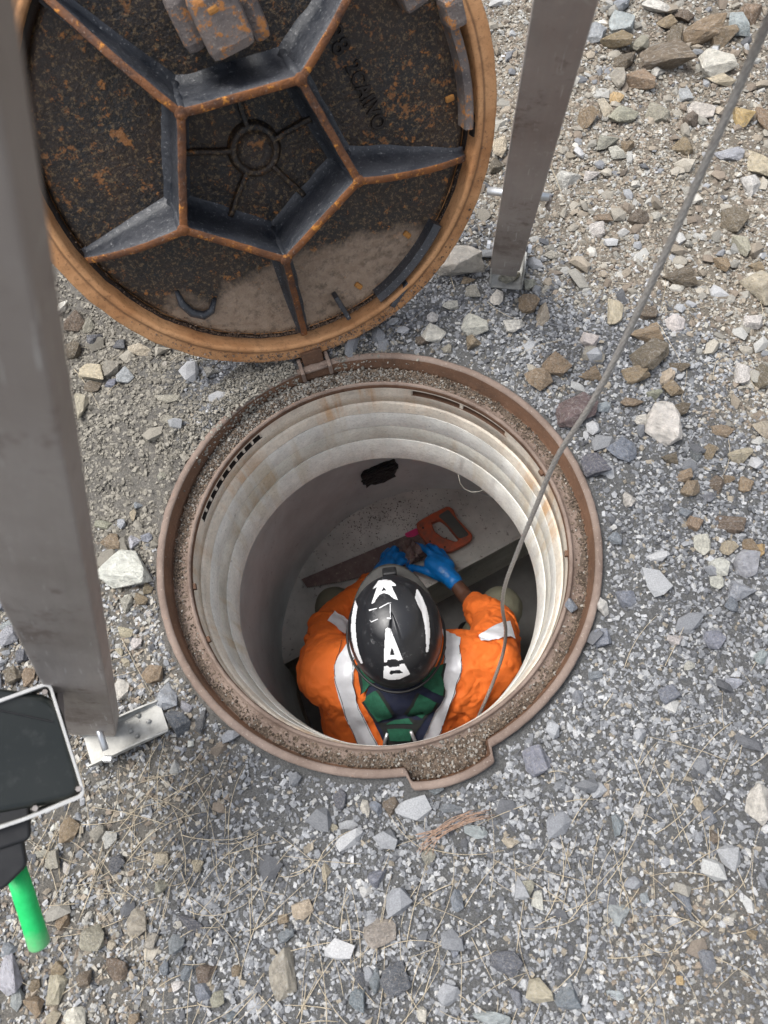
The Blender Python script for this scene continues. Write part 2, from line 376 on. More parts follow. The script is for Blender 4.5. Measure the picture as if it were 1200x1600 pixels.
while rs[-1] < 60: rs.append(rs[-1] + step); step = step * (1.0 if rs[-1] < .25 else 1.012 if rs[-1] < 1.6 else 1.25)
rs = np.array(rs)
th = np.linspace(-PI, PI, nth, endpoint=False); r0 = np.array([r_out(t) for t in th]) - .004
RR = r0[None, :] + rs[:, None]; X = RR * np.cos(th); Y = RR * np.sin(th); Z = ground_z(X, Y)
Z = Z + fbm(X, Y, 2.0, 3, 70) * .0045 * (RR < 3)
cg = np.array([.120, .120, .118]); ct_ = np.array([.18, .158, .128]); cb = np.array([.165, .148, .122])
def soil_col(x, y):
    s = soil(x, y)[..., None]; k = smooth(-.2, -.5, np.asarray(x))[..., None]
    return cg * (1 - s) + (ct_ * (1 - k) + cb * k) * s
nr = len(rs)
verts = np.stack([X, Y, Z], -1).reshape(-1, 3)
i, j = np.meshgrid(np.arange(nr - 1), np.arange(nth), indexing='ij'); j2 = (j + 1) % nth
quads = np.stack([i * nth + j, i * nth + j2, (i + 1) * nth + j2, (i + 1) * nth + j], -1).reshape(-1, 4)[:, ::-1]
def np_mesh(name, verts, faces, cols=None):
    me = bpy.data.meshes.new(name); k = faces.shape[1]
    me.vertices.add(len(verts)); me.vertices.foreach_set('co', verts.astype(np.float32).ravel())
    me.loops.add(faces.size); me.loops.foreach_set('vertex_index', faces.astype(np.int32).ravel())
    me.polygons.add(len(faces)); me.polygons.foreach_set('loop_start', np.arange(0, faces.size, k, dtype=np.int32))
    me.polygons.foreach_set('use_smooth', np.zeros(len(faces), bool)); me.update(calc_edges=True)
    if cols is not None:
        a = me.color_attributes.new('Col', 'FLOAT_COLOR', 'POINT')
        c4 = np.ones((len(verts), 4), np.float32); c4[:, :3] = cols; a.data.foreach_set('color', c4.ravel())
    return me
me = np_mesh('ground', verts, quads, soil_col(verts[:, 0], verts[:, 1]))
tag(link('ground', me, M['dirt'], None, True), 'crushed rock and dirt ground round the manhole', None, None, 'structure')

# ------------------------------------------------------------------ gravel
phi = (1 + 5 ** .5) / 2
ico = np.array([(-1, phi, 0), (1, phi, 0), (-1, -phi, 0), (1, -phi, 0), (0, -1, phi), (0, 1, phi), (0, -1, -phi), (0, 1, -phi), (phi, 0, -1), (phi, 0, 1), (-phi, 0, -1), (-phi, 0, 1)]) / math.hypot(1, phi)
icof = np.array([(0, 11, 5), (0, 5, 1), (0, 1, 7), (0, 7, 10), (0, 10, 11), (1, 5, 9), (5, 11, 4), (11, 10, 2), (10, 7, 6), (7, 1, 8), (3, 9, 4), (3, 4, 2), (3, 2, 6), (3, 6, 8), (3, 8, 9), (4, 9, 5), (2, 4, 11), (6, 2, 10), (8, 6, 7), (9, 8, 1)])
def rand_rot(n):
    q = rng.normal(size=(n, 4)); q /= np.linalg.norm(q, axis=1)[:, None]; a, b, c, d = q.T
    return np.stack([1 - 2 * (c * c + d * d), 2 * (b * c - a * d), 2 * (b * d + a * c), 2 * (b * c + a * d), 1 - 2 * (b * b + d * d), 2 * (c * d - a * b), 2 * (b * d - a * c), 2 * (c * d + a * b), 1 - 2 * (b * b + c * c)], -1).reshape(n, 3, 3)
cub = np.array([(x, y, z) for x in (-1, 1) for y in (-1, 1) for z in (-1, 1)]) * .68
cubf = np.array([(0, 1, 3), (0, 3, 2), (4, 6, 7), (4, 7, 5), (0, 4, 5), (0, 5, 1), (2, 3, 7), (2, 7, 6), (0, 2, 6), (0, 6, 4), (1, 5, 7), (1, 7, 3)])
def chips(name, pos, rad, cols, label=None, cat=None, parent=None, flat=.62, simple=False):
    n = len(pos); T, F = (cub, cubf) if simple else (ico, icof); m = len(T)
    v = np.repeat(T[None], n, 0) * (1 + rng.uniform(-.38, .34, (n, m, 1)) + (rng.uniform(-.22, .22, (n, m, 3)) if simple else 0))
    v = v * np.stack([rng.uniform(.8, 1.3, n), rng.uniform(.55, 1.0, n), rng.uniform(.4, .8, n)], -1)[:, None, :]
    v = np.einsum('nij,nkj->nki', rand_rot(n), v); v[:, :, 2] *= flat
    v = v * rad[:, None, None] + pos[:, None, :]
    f = (F[None] + m * np.arange(n)[:, None, None]).reshape(-1, 3)
    me = np_mesh(name, v.reshape(-1, 3), f, np.repeat(cols, m, 0))
    o = link(name, me, M['gravel'], parent)
    if parent is None: tag(o, label, cat, None, 'stuff')
    else: o['kind'] = 'stuff'
    return o
def stone_cols(s, n):
    """s: 0 grey gravel, 1 tan rubble"""
    pg = np.array([(.17, .175, .184), (.24, .245, .253), (.325, .33, .335), (.098, .10, .106), (.46, .46, .445), (.25, .22, .175), (.36, .355, .34)])
    pt = np.array([(.25, .215, .17), (.20, .165, .13), (.31, .285, .24), (.45, .43, .385), (.24, .228, .20), (.32, .315, .295), (.16, .135, .11)])
    wg = np.cumsum([.28, .25, .14, .19, .03, .05, .06]); wt = np.cumsum([.22, .16, .18, .09, .17, .12, .06])
    a = pg[np.searchsorted(wg, rng.random(n) * .999)]; b = pt[np.searchsorted(wt, rng.random(n) * .999)]
    c = np.where((rng.random(n) < s)[:, None], b, a)
    return c * rng.uniform(.78, 1.22, (n, 1))
def scatter_xy(n, x0, x1, y0, y1):
    p = np.stack([rng.uniform(x0, x1, n), rng.uniform(y0, y1, n)], -1)
    r = np.hypot(p[:, 0], p[:, 1]); t = np.arctan2(p[:, 1], p[:, 0])
    k = (t > TAB0 - .02) & (t < TAB1 + .02)
    return p[r > np.where(k, .466, .436)]
def gravel(name, label, n, x0, x1, y0, y1, rmin, rmax, pw, simple=False):
    p = scatter_xy(n, x0, x1, y0, y1); s = soil(p[:, 0], p[:, 1])
    u = rng.random(len(p)); rad = rmin * (rmax / rmin) ** (u ** pw)
    dens = .90 + .9 * fbm(p[:, 0], p[:, 1], 8.0, 3, 5) - .22 * (smooth(-.3, -.5, p[:, 0]) * smooth(-.2, .1, p[:, 1]))
    q3 = np.column_stack([p, np.zeros(len(p))]) - np.array(CAM); tt = q3 @ np.array(W_); px = 600 + FPX * (q3 @ np.array(R_)) / tt; py = 800 - FPX * (q3 @ np.array(U_)) / tt
    seen = (px > -120) & (px < 1320) & (py > -120) & (py < 1720)
    ok = rng.random(len(p)) < np.clip(dens, .2, 1) * np.where(seen | (rmax > .02), 1, .2); p, s, rad = p[ok], s[ok], rad[ok]
    z = ground_z(p[:, 0], p[:, 1]) + rad * rng.uniform(-.12, .42, len(p))
    cols = stone_cols(s, len(p))
    cols = np.minimum(cols, .43 if simple else .36)
    # dusty dark clods left of the hole
    left = (smooth(-.25, -.4, p[:, 0]) * smooth(-.1, .15, p[:, 1]) > rng.random(len(p)))
    cols[left] = np.array([.20, .185, .155]) * rng.uniform(.7, 1.35, (left.sum(), 1))
    return chips(name, np.stack([p[:, 0], p[:, 1], z], -1), rad, cols, label, 'gravel', simple=simple)
gravel('fine_gravel', 'fine grey and tan gravel chips covering the ground', 270000, -.90, 1.30, -.95, 1.90, .0022, .0066, 1.35, True)
gravel('coarse_gravel', 'coarser loose chips spread over the ground', 11000, -.90, 1.30, -.95, 1.90, .0050, .0092, 1.9)
p_ = scatter_xy(5200, .12, 1.4, -.1, 1.9); s_ = soil(p_[:, 0], p_[:, 1]); k_ = rng.random(len(p_)) < s_; p_ = p_[k_]
rd = .006 * 3.3 ** (rng.random(len(p_)) ** 1.9)
chips('rubble', np.column_stack([p_, ground_z(p_[:, 0], p_[:, 1]) + rd * rng.uniform(-.25, .35, len(p_))]), rd, stone_cols(np.full(len(p_), .85), len(p_)) * .92, 'tan broken rubble lying thick over the ground beyond the right tripod leg', 'rubble')
gravel('outer_gravel', 'gravel of the wider yard', 9000, -4, 4, -4, 5, .012, .03, 1.5)

# ------------------------------------------------------------------ manhole frame
frame = thing('manhole_surround', 'rusty round cast iron manhole frame set in the gravel, ledge full of dirt', 'manhole frame')
LED = -.037
def ang(px, py, z): p = at(px, py, z); return math.atan2(p.y, p.x)
slots = [(ang(412, 684, -.06), ang(322, 815, -.06), 9), (ang(790, 680, -.06), ang(642, 612, -.06), 2)]
slots = [((min(a, b)) , max(a, b), n) for a, b, n in slots]
NT = 720
def in_slot(t):
    return any(a < t < b for a, b, _ in slots)
bm = bmesh.new(); rings = []
for k in range(NT):
    t = -PI + 2 * PI * k / NT; Ro = r_out(t); c, s = math.cos(t), math.sin(t)
    n1 = mnoise.noise(Vector((c * 9, s * 9, 1))) * .0012; n2 = mnoise.noise(Vector((c * 30, s * 30, 4))) * .0009
    dz = n1 + n2
    prof = [(Ro - .002, -.10), (Ro, -.004), (Ro + n2, .009 + dz), (Ro - .003, .012 + dz), (Ro - .0115 + n2, .012 + dz), (Ro - .0145, .0085 + dz),
            (Ro - .0155 + n1, LED + .004), (Ro - .019, LED + n1), (.388, LED + .003 + n2), (.380, LED + .004), (.3788, LED + .0085), (.377, LED + .011 + n2), (.3735, LED + .0105 + n2),
            (.3712 + n2 * .6, LED + .007), (.3705, LED - .004), (.3715, LED - .010), (.3715, LED - .030), (.3715, LED - .062), (.386, LED - .062)]
    rings.append([bm.verts.new((r * c, r * s, z)) for r, z in prof])
wallf = {5, 6}
for k in range(NT):
    a, b = rings[k], rings[(k + 1) % NT]; t = -PI + 2 * PI * (k + .5) / NT
    for q in range(len(a) - 1):
        if q == 15 and in_slot(t): continue
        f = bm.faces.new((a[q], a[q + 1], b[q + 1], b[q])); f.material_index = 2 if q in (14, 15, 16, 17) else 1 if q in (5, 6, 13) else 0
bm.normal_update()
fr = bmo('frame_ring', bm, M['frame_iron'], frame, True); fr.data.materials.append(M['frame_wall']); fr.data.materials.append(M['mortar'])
for a, b, n in slots:                                    # slots through the wall of the frame, webs between them
    bm = bmesh.new(); prev = None
    for k in range(41):
        t = a + (b - a) * k / 40; c, s = math.cos(t), math.sin(t)
        cur = [bm.verts.new((r * c, r * s, z)) for r, z in ((.3716, LED - .0098), (.402, LED - .011), (.402, LED - .028), (.3716, LED - .0302))]
        if prev:
            for q in range(3): bm.faces.new((prev[q], cur[q], cur[q + 1], prev[q + 1]))
        prev = cur
    bmo('slot_recess', bm, M['dark_iron'] if n > 3 else M['frame_wall'], frame)
    for k in range(n + 1):
        t = a + (b - a) * k / n
        bmo('slot_web', box_bm((.382 * math.cos(t), .382 * math.sin(t), LED - .020), (.009, .0030 if n > 3 else .004, .0102), Matrix.Rotation(t, 4, 'Z'), .0008), M['mortar'], frame)
# small studs inside the mouth of the frame
for px, py in ((313, 918), (325, 1003), (845, 742), (884, 868)):
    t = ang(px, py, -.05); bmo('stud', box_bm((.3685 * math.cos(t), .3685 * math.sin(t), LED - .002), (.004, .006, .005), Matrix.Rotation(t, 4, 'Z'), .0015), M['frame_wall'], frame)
# hinge box
hp = at(492, 572, 0.0); ht = math.atan2(hp.y, hp.x); MH = Matrix.Rotation(ht, 4, 'Z')
hc = Vector((.425 * math.cos(ht), .425 * math.sin(ht), 0))
er, et = Vector((math.cos(ht), math.sin(ht), 0)), Vector((-math.sin(ht), math.cos(ht), 0))
hb = bmo('hinge_box', box_bm(hc + er * .016 + Vector((0, 0, -.012)), (.004, .034, .026), MH, .002), M['frame_wall'], frame)
for sgn in (-1, 1): bmo('hinge_cheek', box_bm(hc + et * .030 * sgn + er * -.002 + Vector((0, 0, .002)), (.020, .004, .016), MH, .002), M['frame_iron'], frame)
bmo('hinge_pin', tube_bm([hc - et * .03 + er * -.012 + Vector((0, 0, .008)), hc + et * .03 + er * -.012 + Vector((0, 0, .008))], .0045, 12), M['frame_iron'], frame, True)
# dirt packed on the ledge
n = 24000; t = rng.uniform(-PI, PI, n); ro = np.array([r_out(x) for x in t])
rr = .381 + (ro - .019 - .381) * rng.random(n) ** .9
top = np.exp(-((t - 1.9) / .75) ** 2) + .55 * np.exp(-((t - (TAB0 + TAB1) / 2) / .35) ** 2)
hgt = .002 + .018 * top * smooth(.384, .41, rr); rad = .0008 + .0026 * rng.random(n) ** 3.5 + .0022 * top * rng.random(n) ** 1.5
cols = np.array([.125, .095, .070]) * rng.uniform(.3, 1.7, (n, 1)); keepg = rng.random(n) < .35 + .8 * top; gr = rng.random(n) < .08 + .5 * np.clip(top, 0, 1); cols[gr] = np.array([.23, .215, .19]) * rng.uniform(.6, 1.5, (gr.sum(), 1))
gp_ = np.column_stack([rr * np.cos(t), rr * np.sin(t), LED + .0015 + .014 * np.clip(np.exp(-((t - 1.9) / .75) ** 2) + .5 * np.exp(-((t - (TAB0 + TAB1) / 2) / .3) ** 2), 0, 2) * np.clip(1.6 * (rr - .3815) / (ro - .0175 - .3815), 0, 1) + rng.uniform(0, .0035, n)])
chips('ledge_grit', gp_[keepg], rad[keepg], cols[keepg], parent=frame, simple=True)
bm = bmesh.new(); prev = None
for k in range(361):                                     # the packed soil under the grit
    t = -PI + 2 * PI * k / 360; tp = math.exp(-((t - 1.9) / .75) ** 2) + .5 * math.exp(-((t - (TAB0 + TAB1) / 2) / .3) ** 2); Ro = r_out(t)
    cur = []
    for q in range(9):
        u = q / 8; r = .3815 + (Ro - .0175 - .3815) * u
        h = .0015 + .014 * tp * min(1, u * 1.6) + .0035 * mnoise.noise(Vector((r * math.cos(t) * 60, r * math.sin(t) * 60, 0)))
        cur.append(bm.verts.new((r * math.cos(t), r * math.sin(t), LED + (h if 0 < q < 8 else -.002))))
    if prev:
        for q in range(8): bm.faces.new((prev[q], prev[q + 1], cur[q + 1], cur[q]))
    prev = cur
iron('ledge_soil_m', (.055, .042, .033), (.15, .115, .09), (.24, .14, .08), (.33, .29, .24), .5, .9, .15, 1.0, .7)
bmo('ledge_soil', bm, M['ledge_soil_m'], frame, True)
# heap of dirt spilling over the lip on the hinge side
n = 9000; t = rng.normal(1.95, .42, n); rr = rng.uniform(.405, .50, n)
cov = np.exp(-((t - 1.97) / .55) ** 2); ok = rng.random(n) < cov * .9; t, rr = t[ok], rr[ok]; n = len(t)
notch = (np.abs(t - ht) < .10) & (rr < .46); t, rr = t[~notch], rr[~notch]; n = len(t)
zz = np.where(rr < .427, .004, 0) + np.maximum(ground_z(rr * np.cos(t), rr * np.sin(t)), 0) + rng.uniform(0, .008, n)
zz = np.where(rr < .413, -.02 + (rr - .405) * 3, zz)
chips('loose_dirt', np.column_stack([rr * np.cos(t), rr * np.sin(t), zz]), .0012 + .004 * rng.random(n) ** 2.4, np.array([.21, .195, .165]) * rng.uniform(.6, 1.4, (n, 1)), 'loose grey dirt spilling over the frame under the open cover', 'dirt')

# ------------------------------------------------------------------ shaft and chamber
shaft = thing('manhole_shaft', 'pale concrete neck rings above the dim chamber of the manhole', 'manhole shaft')
def lathe(name, prof, mat, parent, n=240, c=(0, 0), wob=.001, a0=0, a1=2 * PI):
    bm = bmesh.new(); prev = None; first = None; full = abs(a1 - a0 - 2 * PI) < 1e-6
    for k in range(n + (0 if full else 1)):
        t = a0 + (a1 - a0) * k / n; cc, s = math.cos(t), math.sin(t)
        cur = [bm.verts.new((c[0] + (r + wob * mnoise.noise(Vector((cc * 6, s * 6, z * 20)))) * cc, c[1] + (r + wob * mnoise.noise(Vector((cc * 6, s * 6, z * 20)))) * s, z + wob * mnoise.noise(Vector((cc * 9, s * 9, 7 + z * 30))))) for r, z in prof]
        if prev:
            for q in range(len(prof) - 1): bm.faces.new((prev[q], cur[q], cur[q + 1], prev[q + 1]))
        else: first = cur
        prev = cur
    if full:
        for q in range(len(prof) - 1): bm.faces.new((prev[q], first[q], first[q + 1], prev[q + 1]))
    o = bmo(name, bm, mat, parent, True); o.data.set_sharp_from_angle(angle=.45); return o
lathe('mortar_bed', [(.392, LED - .0625), (.372, LED - .0635), (.3680, -.104), (.3655, -.112), (.3630, -.134), (.39, -.135)], M['mortar'], shaft, wob=.0022)
lathe('riser_ring', [(.39, -.1355), (.3628, -.1358), (.3624, -.137), (.3606, -.195), (.3610, -.196), (.39, -.1965)], M['concrete_smooth'], shaft)
lathe('riser_ring', [(.39, -.1970), (.3612, -.1972), (.3608, -.198), (.3588, -.255), (.3592, -.256), (.39, -.2565)], M['concrete_green'], shaft, wob=.001)
CH = (.1493, .0278); CR = .553; ZB = -1.15; ZC = -1.50
lathe('neck_ring', [(.39, -.2570), (.3572, -.2573), (.3566, -.2585), (.3530, -.352), (.3545, -.358), (.362, -.3615)], M['concrete_smooth'], shaft)
# cover slab underside with the neck hole off centre, chamber wall
bm = bmesh.new(); N = 200; A = []; B = []
for k in range(N):
    t = 2 * PI * k / N; A.append(bm.verts.new((.3618 * math.cos(t), .3618 * math.sin(t), -.3616)))
    # matching point on the chamber wall along the same direction
    dx, dy = math.cos(t), math.sin(t); b_ = -(dx * CH[0] + dy * CH[1]); q = CH[0] ** 2 + CH[1] ** 2 - (CR + .004) ** 2
    L_ = -b_ + math.sqrt(b_ * b_ - q); B.append(bm.verts.new((L_ * dx, L_ * dy, -.3616)))
for k in range(N): bm.faces.new((A[k], A[(k + 1) % N], B[(k + 1) % N], B[k]))
bmo('slab_underside', bm, M['chamber_concrete'], shaft)
lathe('chamber_wall', [(CR, -.362), (CR, -1.0), (CR - .003, -1.13), (CR - .008, -1.16), (CR, -1.52)], M['chamber_concrete'], shaft, c=CH, wob=.003)
# benching on each side of the channel
ca, cb_ = at(812, 840, ZB), at(456, 1030, ZB); cdir = (ca - cb_).to_3d(); cdir.z = 0; cdir.normalize(); cn = Vector((-cdir.y, cdir.x, 0))
c0 = Vector((CH[0], CH[1], 0)); off = (ca - c0).dot(cn)
def bench(side, o_, name, slope):
    bm = bmesh.new(); nU, nV = 70, 26; grid = []
    for i in range(nU + 1):
        row = []
        for j in range(nV + 1):
            u = -1 + 2 * i / nU; s = math.sin(u * PI / 2) * .5495
            lim = math.sqrt(max(0, .5495 ** 2 - s * s)); lo = o_ if side > 0 else -lim; hi = lim if side > 0 else o_
            if side > 0: lo = min(lo, hi)
            else: hi = max(hi, lo)
            vv = lo + (hi - lo) * j / nV
            p = c0 + cdir * s + cn * vv; d = abs(vv - o_)
            row.append(bm.verts.new((p.x, p.y, ZB + slope * d + .004 * mnoise.noise(Vector((p.x * 12, p.y * 12, 0))) - (.012 * math.exp(-d / .012)))))
        grid.append(row)
    for i in range(nU):
        for j in range(nV):
            try: bm.faces.new((grid[i][j], grid[i + 1][j], grid[i + 1][j + 1], grid[i][j + 1]))
            except ValueError: pass
    e = 0 if side > 0 else nV; prev = None
    for i in range(nU + 1):                           # face of the channel
        v = grid[i][e]; b = bm.verts.new((v.co.x, v.co.y, ZC - .02))
        if prev: bm.faces.new((prev[0], v, b, prev[1]))
        prev = (v, b)
    return bmo(name, bm, M['bench_mortar'], shaft, True)
bench(1, off, 'benching', .07)
bench(-1, off - .40, 'benching', .05)
bm = bmesh.new(); prev = None
for i in range(31):
    s = -.56 + 1.12 * i / 30; cur = []
    for j in range(9):
        u = j / 8; p = c0 + cdir * s + cn * (off - .41 + .42 * u); cur.append(bm.verts.new((p.x, p.y, ZC + .05 * (2 * u - 1) ** 4)))
    if prev:
        for j in range(8): bm.faces.new((prev[j], cur[j], cur[j + 1], prev[j + 1]))
    prev = cur
bmo('channel_floor', bm, M['channel_dark'], shaft, True)
# black sealant slabs bulging off the wall
def lump(name, c, half, Mx, mat, amp, seed, sub=3):
    bm = bmesh.new(); bmesh.ops.create_cube(bm, size=2); bmesh.ops.subdivide_edges(bm, edges=bm.edges[:], cuts=6, use_grid_fill=True)
    for v in bm.verts:
        d = v.co.normalized(); v.co = v.co * .75 + d * .35
        v.co += d * amp * mnoise.noise(v.co * 2.2 + Vector((seed, 0, 0))) + d * amp * .6 * mnoise.noise(v.co * 7 + Vector((0, seed, 0)))
        v.co = Vector((v.co.x * half[0], v.co.y * half[1], v.co.z * half[2]))
    bm.transform(Matrix.Translation(Vector(c)) @ Mx); return bmo(name, bm, mat, None)
def wall_hit(px, py, rad=CR):
    d = ray(px, py); ox, oy = CAM.x - CH[0], CAM.y - CH[1]
    a = d.x ** 2 + d.y ** 2; b = ox * d.x + oy * d.y; c = ox * ox + oy * oy - rad * rad
    return CAM + d * ((-b + math.sqrt(b * b - a * c)) / a)
def wall_lump(px, py, hw, hh, label, name='sealant_patch'):
    p = wall_hit(px, py, CR - .006); t = math.atan2(p.y - CH[1], p.x - CH[0])
    Mx = Matrix((( -math.sin(t), 0, -math.cos(t)), (math.cos(t), 0, -math.sin(t)), (0, 1, 0))).to_4x4()
    o = lump(name, p, (hw, hh, .016), Mx, M['black_tar'], .35, px); tag(o, label, 'sealant'); return o
wall_lump(592, 738, .055, .05, 'ragged black sealant patch on the far wall just under the neck')
wall_lump(803, 985, .035, .09, 'ragged black sealant patch on the wall right of the worker')
lp = [dep(718, 748, 2.0), dep(722, 758, 2.02), dep(731, 767, 2.04), dep(742, 770, 2.04), dep(750, 768, 2.02), dep(756, 764, 1.99)]
lz = wall_hit(718, 748, .36 + .0)
pts = [at(716, 742, -.355), at(719, 755, -.39), at(726, 764, -.41), at(737, 769, -.42), at(749, 768, -.40), at(757, 764, -.36)]
tag(bmo('nylon_string', tube_bm(pts, .0009, 6), M['nylon'], None, True), 'thin pale string hanging in a loop from the neck rim', 'string')

# ------------------------------------------------------------------ the open cover
cn_ = Vector((.17768, -.91069, .37292)).normalized(); cc_ = Vector((-.0736, .5896, .4140))
ey = (Vector((0, 0, 1)) - cn_.z * cn_).normalized(); ex = ey.cross(cn_)
MC = Matrix.Translation(cc_) @ Matrix((ex, ey, cn_)).transposed().to_4x4(); MCi = MC.inverted()
def cov(px, py, h=0.0):                                   # photograph pixel -> the cover's own coordinates at height h above its rim plane
    d = ray(px, py); t = ((cc_ + cn_ * h - CAM).dot(cn_)) / d.dot(cn_); return MCi @ (CAM + d * t)
cover = thing('manhole_cover', 'heavy round rusted iron manhole cover standing open, ribbed underside showing', 'manhole cover')
cover.matrix_world = MC
PL = -.022
def ring_obj(name, prof, mat, n=256):
    bm = bmesh.new(); rg = []
    for k in range(n):
        t = 2 * PI * k / n; c, s = math.cos(t), math.sin(t); e = .0016 * mnoise.noise(Vector((c * 14, s * 14, 2))) + .0008 * mnoise.noise(Vector((c * 50, s * 50, 2)))
        rg.append([bm.verts.new(((r + e) * c, (r + e) * s, z + e * .6)) for r, z in prof])
    for k in range(n):
        a, b = rg[k], rg[(k + 1) % n]
        for q in range(len(prof) - 1): bm.faces.new((a[q], b[q], b[q + 1], a[q + 1]))
    return bmo(name, bm, mat, cover, True)
ring_obj('rim', [(.372, -.045), (.3835, -.03), (.3845, -.003), (.3865, .0), (.392, .001), (.396, -.002), (.398, -.0035), (.418, -.0045), (.4235, -.008), (.425, -.013), (.422, -.05), (.30, -.052)], M['rim_orange'])
ring_obj('rim_groove', [(.3860, -.006), (.3846, -.008), (.3835, -.032), (.378, -.0345), (.372, -.0335), (.370, PL - .003)], M['dark_iron'])
bm = bmesh.new(); prev = None; ctr = bm.verts.new((0, 0, PL))
for q in range(1, 41):
    r = .3705 * q / 40; cur = []
    for k in range(160):
        t = 2 * PI * k / 160; x, y = r * math.cos(t), r * math.sin(t)
        cur.append(bm.verts.new((x, y, PL + .0016 * mnoise.noise(Vector((x * 22, y * 22, 0))) - (.012 if q == 40 else 0))))
    for k in range(160):
        if prev: bm.faces.new((prev[k], cur[k], cur[(k + 1) % 160], prev[(k + 1) % 160]))
        else: bm.faces.new((ctr, cur[k], cur[(k + 1) % 160]))
    prev = cur
bmo('plate', bm, M['cover_plate'], cover, True)
RH = .088
def rib(pa, pb, ha, hb, wtop=.0065, wbase=.024, curve=1.0, base=PL, nseg=24, name='rib', mats=('rib_side', 'rib_top'), end_cap=False):
    pa, pb = Vector((pa.x, pa.y, 0)), Vector((pb.x, pb.y, 0)); d = (pb - pa); L = d.length; d.normalize(); nn = Vector((-d.y, d.x, 0))
    bm = bmesh.new(); prev = None
    for i in range(nseg + 1):
        u = i / nseg; h = ha + (hb - ha) * (u ** curve); p = pa + d * L * u; hh = h - base
        w0 = wbase * (.55 + .45 * min(1, hh / (RH - PL)))
        row = [(-w0, -.001), (-(wtop + (w0 - wtop) * .35), hh * .06), (-(wtop + (w0 - wtop) * .12), hh * .22), (-wtop * 1.0, hh * .55), (-wtop, hh - .0016), (-wtop + .0016, hh), (wtop - .0016, hh), (wtop, hh - .0016), (wtop * 1.0, hh * .55), (wtop + (w0 - wtop) * .12, hh * .22), (wtop + (w0 - wtop) * .35, hh * .06), (w0, -.001)]
        j = .0008 * mnoise.noise(Vector((p.x * 40, p.y * 40, 3)))
        cur = [bm.verts.new(p + nn * (x + j) + Vector((0, 0, base + max(z, -.001) + j))) for x, z in row]
        if prev:
            for q in range(len(row) - 1):
                f = bm.faces.new((prev[q], cur[q], cur[q + 1], prev[q + 1])); f.material_index = 1 if q in (4, 5, 6) else 0
        else: bm.faces.new(cur[::-1])
        prev = cur
    bm.faces.new(prev); bmesh.ops.recalc_face_normals(bm, faces=bm.faces)
    o = bmo(name, bm, M[mats[0]], cover, True); o.data.materials.append(M[mats[1]])
    return o
PV = [cov(*q, RH) for q in ((283, 178), (470, 125), (561, 284), (447, 407), (287, 360))]
for k in range(5):
    rib(PV[k], PV[(k + 1) % 5], RH, RH)
    # node where three ribs meet
    v = PV[k]; bm = bmesh.new()
    tube_bm([Vector((v.x, v.y, PL)), Vector((v.x, v.y, PL + .02)), Vector((v.x, v.y, RH - .002)), Vector((v.x, v.y, RH + .0004))], [.022, .0125, .0105, .0088], 20, bm)
    o = bmo('rib_node', bm, M['rib_side'], cover, True); o.data.materials.append(M['rib_top'])
    for p in o.data.polygons:
        if p.normal.z > .5: p.material_index = 1
OUT = [(75, -2), (520, 0), (726, 249), (476, 521), (108, 425)]
for k in range(5):
    e = cov(*OUT[k], .0); v = PV[k]; d = Vector((e.x - v.x, e.y - v.y, 0))
    dn = d.normalized(); vv = Vector((v.x, v.y, 0)); b_ = vv.dot(dn); q = vv.length_squared - .372 ** 2; L_ = -b_ + math.sqrt(b_ * b_ - q)
    rib(v, vv + dn * L_, RH, -.004, curve=1.7 if k != 3 else 1.0, wtop=.0062)
# centre boss with five low spokes
bc = cov(399, 236, PL + .012); bcx = Vector((bc.x, bc.y, 0))
bm = bmesh.new(); rg = []
for k in range(48):
    t = 2 * PI * k / 48
    rg.append([bm.verts.new(bcx + Vector((r * math.cos(t), r * math.sin(t), PL + z))) for r, z in ((.047, 0), (.043, .010), (.040, .013), (.034, .013), (.031, .010), (.030, .004), (.018, .003), (.0005, .004))])
for k in range(48):
    a, b = rg[k], rg[(k + 1) % 48]
    for q in range(7): bm.faces.new((a[q], b[q], b[q + 1], a[q + 1]))
bmo('boss', bm, M['cover_plate'], cover, True)
for k in range(5):
    m = (PV[k] + PV[(k + 1) % 5]) / 2; m = Vector((m.x, m.y, 0)); d = (m - bcx).normalized()
    rib(bcx + d * .040, bcx + d * ((m - bcx).length - .012), PL + .012, PL + .012, .0045, .008, name='spoke', mats=('cover_plate', 'cover_plate'))
# curved flange bars along the rim
def arc_bar(px0, px1, h0, h1, wid, name, mat, hh=.016, rin=.345):
    a, b = cov(*px0, h0), cov(*px1, h1); ta, tb = math.atan2(a.y, a.x), math.atan2(b.y, b.x)
    if tb - ta > PI: tb -= 2 * PI
    if ta - tb > PI: ta -= 2 * PI
    ra, rb = math.hypot(a.x, a.y), math.hypot(b.x, b.y)
    bm = bmesh.new(); prev = None
    for i in range(31):
        u = i / 30; t = ta + (tb - ta) * u; r = ra + (rb - ra) * u; h = h0 + (h1 - h0) * u
        e = .0007 * mnoise.noise(Vector((u * 12, r * 9, 1)))
        row = [(-wid, PL - .002), (-wid + .002, h + e), (wid * .6, h + .001 + e), (wid, h - .003), (wid, PL - .002)]
        cur = [bm.verts.new(((r + x) * math.cos(t), (r + x) * math.sin(t), z)) for x, z in row]
        if prev:
            for q in range(4): bm.faces.new((prev[q], cur[q], cur[q + 1], prev[q + 1]))
        else: bm.faces.new(cur[::-1])
        prev = cur
    bm.faces.new(prev); bmesh.ops.recalc_face_normals(bm, faces=bm.faces)
    return bmo(name, bm, mat, cover)
arc_bar((708, 40), (733, 203), .012, .012, .009, 'flange_bar', M['lug_iron'])
arc_bar((684, 352), (592, 468), .004, .004, .011, 'flange_bar', M['rib_side'])
arc_bar((740, 20), (742, 214), -.008, -.008, .006, 'flange_bar', M['dark_iron'])
